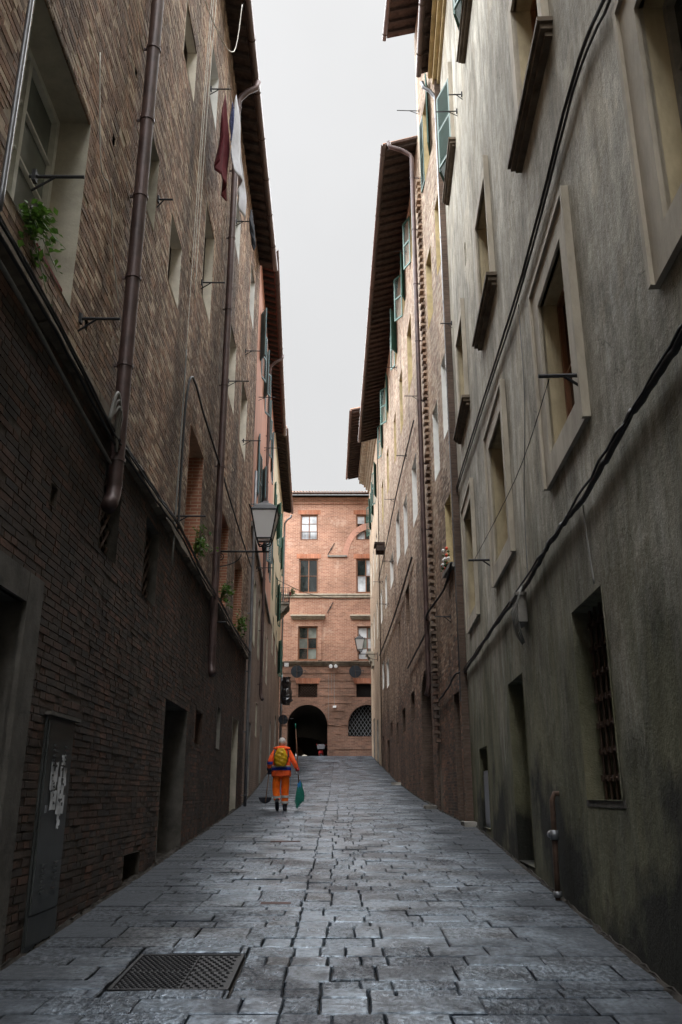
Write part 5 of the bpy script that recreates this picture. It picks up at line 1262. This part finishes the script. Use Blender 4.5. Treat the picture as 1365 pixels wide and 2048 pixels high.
skin('trousers', [(0, 0, 1.0, .15, .13), (-.105, .0, .86, .118, .125), (-.13, .01, .66, .104, .112), (-.128, .03, .48, .098, .104), (-.10, -.05, .33, .092, .096), (-.085, -.12, .22, .080, .085), (.105, 0, .86, .118, .125), (.108, .04, .66, .106, .114), (.10, .07, .48, .10, .106), (.10, .055, .30, .094, .098), (.105, .04, .12, .082, .086)],
     [(0, 1), (1, 2), (2, 3), (3, 4), (4, 5), (0, 6), (6, 7), (7, 8), (8, 9), (9, 10)], 'orange_dull', P0)
def ring_band(cx_, cy_, cz_, rx, ry, h_, mat, name, tilt=0, n=24):
    m = MB(); m.loft([[(PX + cx_ + q_ * rx * math.cos(k * 6.2832 / n), PY + cy_ + q_ * ry * math.sin(k * 6.2832 / n), PZ + cz_ + dz + tilt * ry * math.sin(k * 6.2832 / n)) for k in range(n)] for dz, q_ in ((-h_ / 2, 1), (-h_ / 4, 1.02), (h_ / 4, 1.02), (h_ / 2, 1))], cap=False); return m.build(name, mat, P0, True)
m = MB(); m.loft([[(PX + rx * math.cos(k * .2618) * (1 + .02 * math.sin(k * 2.1)), PY + ry * math.sin(k * .2618), PZ + z_ + (.012 * math.sin(k * 1.3) if i_ == 0 else 0)) for k in range(24)] for i_, (z_, rx, ry) in enumerate(((.84, .248, .2), (.87, .256, .206), (.96, .25, .2), (1.05, .242, .19), (1.2, .232, .178), (1.32, .205, .155)))]); m.build('jacket_skirt', 'orange_hi', P0, True)
ring_band(0, .0, 1.03, .252, .2, .075, 'blue_trim', 'waist_band'); ring_band(0, .0, 1.09, .246, .194, .045, 'reflect_grey', 'reflective_band')
ring_band(-.295, -.02, 1.19, .078, .08, .075, 'blue_trim', 'sleeve_band', .2)
ring_band(-.105, -.04, .36, .106, .112, .06, 'reflect_grey', 'reflective_band', .3); ring_band(-.09, -.11, .25, .098, .102, .05, 'reflect_grey', 'reflective_band', .3)
ring_band(.098, .06, .345, .108, .112, .06, 'reflect_grey', 'reflective_band'); ring_band(.103, .045, .205, .100, .104, .06, 'reflect_grey', 'reflective_band')
m = MB(); rings = []       # thrown-back hood
for j in range(9):
    an = j / 8; rr = .13 * math.sin(math.pi * (.12 + .86 * an)) + .02
    rings.append([(PX + 1.5 * rr * math.cos(k * .5236), PY - .02 + .085 * math.sin(k * .5236) * (1 - .3 * an), PZ + 1.50 + .11 * an) for k in range(12)])
m.loft(rings).build('hood', 'orange_hi', P0, True)
m = MB(); rings = []       # grey hair over the back of the head
for j in range(9):
    f = math.pi * (.08 + .55 * j / 8); rings.append([(PX + .094 * math.sin(f) * math.cos(k * .3927), PY + .095 + .112 * math.sin(f) * math.sin(k * .3927), PZ + 1.715 + .115 * math.cos(f) - (.05 if j == 8 and math.sin(k * .3927) < 0 else 0)) for k in range(16)])
m.loft(rings).build('hair', 'hair_grey', P0, True)
for s_ in (-1, 1):
    m = MB(); c = (PX + s_ * .093, PY + .10, PZ + 1.69); m.loft([[(c[0] + s_ * dx, c[1] + r_ * .6 * math.cos(k * .785), c[2] + r_ * math.sin(k * .785)) for k in range(8)] for dx, r_ in ((-.01, .03), (.012, .034), (.018, .02))]); m.build('ear', 'skin', P0, True)
def glove(cx_, cy_, cz_, s_, mat, axis):
    """palm and five fingers curled round a handle; axis = handle direction"""
    c = Vector((PX + cx_, PY + cy_, PZ + cz_)); ax = Vector(axis).normalized(); o = Vector((s_, 0, 0)); o = (o - ax * o.dot(ax)).normalized(); f = ax.cross(o) * s_
    m = MB(); m.tube([c - o * .035 + ax * .06, c - o * .038 + ax * .0, c - o * .036 - ax * .045], [.030, .042, .034], 10)
    for k in range(4):
        b = c + ax * (.042 - .027 * k); l = (.9, 1.0, .95, .8)[k]
        m.tube([b - o * .03 + f * .012, b + f * .036 * l, b + o * .026 * l + f * .022, b + o * .030 * l - f * .012, b + o * .006 - f * .026], [.012, .012, .0115, .011, .009], 7)
    m.tube([c - o * .03 + ax * .055 - f * .015, c + ax * .05 - f * .034, c + o * .024 + ax * .03 - f * .026], [.014, .012, .010], 7)
    return m.build('glove', mat, P0, True)
H_R = (.435, .05, .93); H_L = (-.325, .06, .95)
top = Vector((PX + .345, PY + .03, PZ + 2.15)); hr = Vector((PX + H_R[0], PY + H_R[1], PZ + H_R[2])); bdir = (hr - top).normalized(); hd = top + bdir * 1.50
glove(*H_R, 1, 'glove_grey', -bdir)
hl = Vector((PX + H_L[0], PY + H_L[1], PZ + H_L[2])); pan = Vector((PX - .40, PY + .16, PZ + .27)); pdir = (pan - hl).normalized()
glove(*H_L, -1, 'glove_dark', -pdir)
m = MB(); m.tube([(PX - .325, PY + .03, PZ + 1.06), (PX - .325, PY + .05, PZ + 1.0)], .058, 10); m.build('cuff', 'glove_dark', P0, True)
m = MB(); m.tube([(PX + .405, PY + .035, PZ + 1.05), (PX + .425, PY + .045, PZ + .985)], [.058, .052], 10); m.build('cuff', 'paint_red', P0, True)
for x_, y_, z_, pitch, nm in ((-.085, -.17, .13, -.75, 'boot'), (.105, .06, .0, 0, 'boot')):
    m = MB(); rings = []; rot = Matrix.Rotation(pitch, 3, 'X')
    for yy, w_, hh in ((-.12, .025, .07), (-.105, .045, .11), (-.04, .052, .12), (.05, .05, .085), (.13, .052, .06), (.18, .042, .05), (.2, .02, .04)):
        rings.append([Vector((PX + x_, PY + y_, PZ + z_)) + rot @ Vector((w_ * math.cos(k * .5236), yy, max(0, hh * .5 + hh * .55 * math.sin(k * .5236)))) for k in range(12)])
    m.loft(rings); a_ = Vector((PX + x_, PY + y_, PZ + z_)); m.tube([a_ + rot @ Vector((0, -.05, .08)), a_ + rot @ Vector((0, -.045, .2))], [.055, .062], 12); m.build(nm, 'boot_black', P0, True)
settle(P0)
# backpack
e = empty('backpack', (PX - .01, PY - .2, PZ + 1.1), 'yellow backpack on the back of the street sweeper', 'backpack'); g = random.Random(5); rings = []
for j in range(25):
    t_ = j / 24; k_ = math.sin(math.pi * (.10 + .80 * t_)) ** .42
    rings.append([(PX - .005 + (.185 - .055 * t_ ** 2) * k_ * math.cos(q * .19635) * (1 + .03 * math.sin(q * 1.7 + j * .9)), PY - .25 + k_ * math.sin(q * .19635) * (.12 + .012 * math.sin(j * 1.1 + q * .8) + .009 * math.sin(j * .55 - q * 1.3)), PZ + 1.09 + .44 * t_ + .006 * math.sin(q * 1.1 + j)) for q in range(32)])
MB().loft(rings).build('bag', 'yellow_bag', e, True)
for s_ in (-1, 1): MB().tube([(PX + s_ * .15, PY - .19, PZ + 1.2), (PX + s_ * .185, PY - .13, PZ + 1.36), (PX + s_ * .165, PY - .09, PZ + 1.49), (PX + s_ * .14, PY + .06, PZ + 1.53)], .02, 6).build('strap', 'glove_dark', e, True)
settle(e)
# broom held upright in the right hand
e = empty('broom', hd, 'upright broom with wooden pole and green bristles in the right hand', 'broom')
MB().tube([top, hd], .014, 8).build('handle', 'wood_stick', e, True); MB().tube([top - bdir * .03, top + bdir * .10], .017, 8).build('handle_grip', 'bristle_green', e, True)
sx = (Vector((.55, .15, .55))).normalized()
m = MB(); fw_ = bdir.cross(sx).normalized()
m.hexa([hd + sx * a_ * .13 + bdir * (b_ + .06) + fw_ * c_ * .03 for b_ in (-.10, .13) for a_, c_ in ((-.35, -1), (.5, -1), (.5, 1), (-.35, 1))]); m.build('head', 'broom_blue', e)
m = MB(); g = random.Random(14)
for k in range(420):
    a_, c_ = g.uniform(-.06, .10), g.uniform(-.03, .03); p = hd + sx * a_ + fw_ * c_ + bdir * g.uniform(.02, .15); q = p + bdir * g.uniform(.28, .42) + sx * (a_ * .7 + g.gauss(-.03, .03)) + fw_ * (c_ * 1.2 + g.gauss(0, .012)); w_ = Vector((.005, 0, 0)); m.add([p - w_, p + w_, q + w_ * .6, q - w_ * .6], [(0, 1, 2, 3)])
o = m.build('bristles', 'bristle_green', e); o['kind'] = 'stuff'; settle(e)
# long-handled dustpan in the left hand
e = empty('dustpan', pan, 'long-handled black dustpan in the left hand of the sweeper', 'dustpan')
MB().tube([hl - pdir * .1, pan, pan + pdir * .06], .012, 8).build('handle', 'wood_stick', e, True)
m = MB(); n = 12; rings = []
for j in range(4):
    t_ = j / 3; k_ = 1 - .22 * t_; rings.append([(pan.x - .02 + .17 * k_ * math.cos(math.pi * (1 + q / n)), pan.y + .03 + .22 * t_, pan.z + .06 + .15 * k_ * math.sin(math.pi * (1 + q / n)) - .03 * t_) for q in range(n + 1)])
m.loft(rings).build('pan', 'boot_black', e); settle(e)
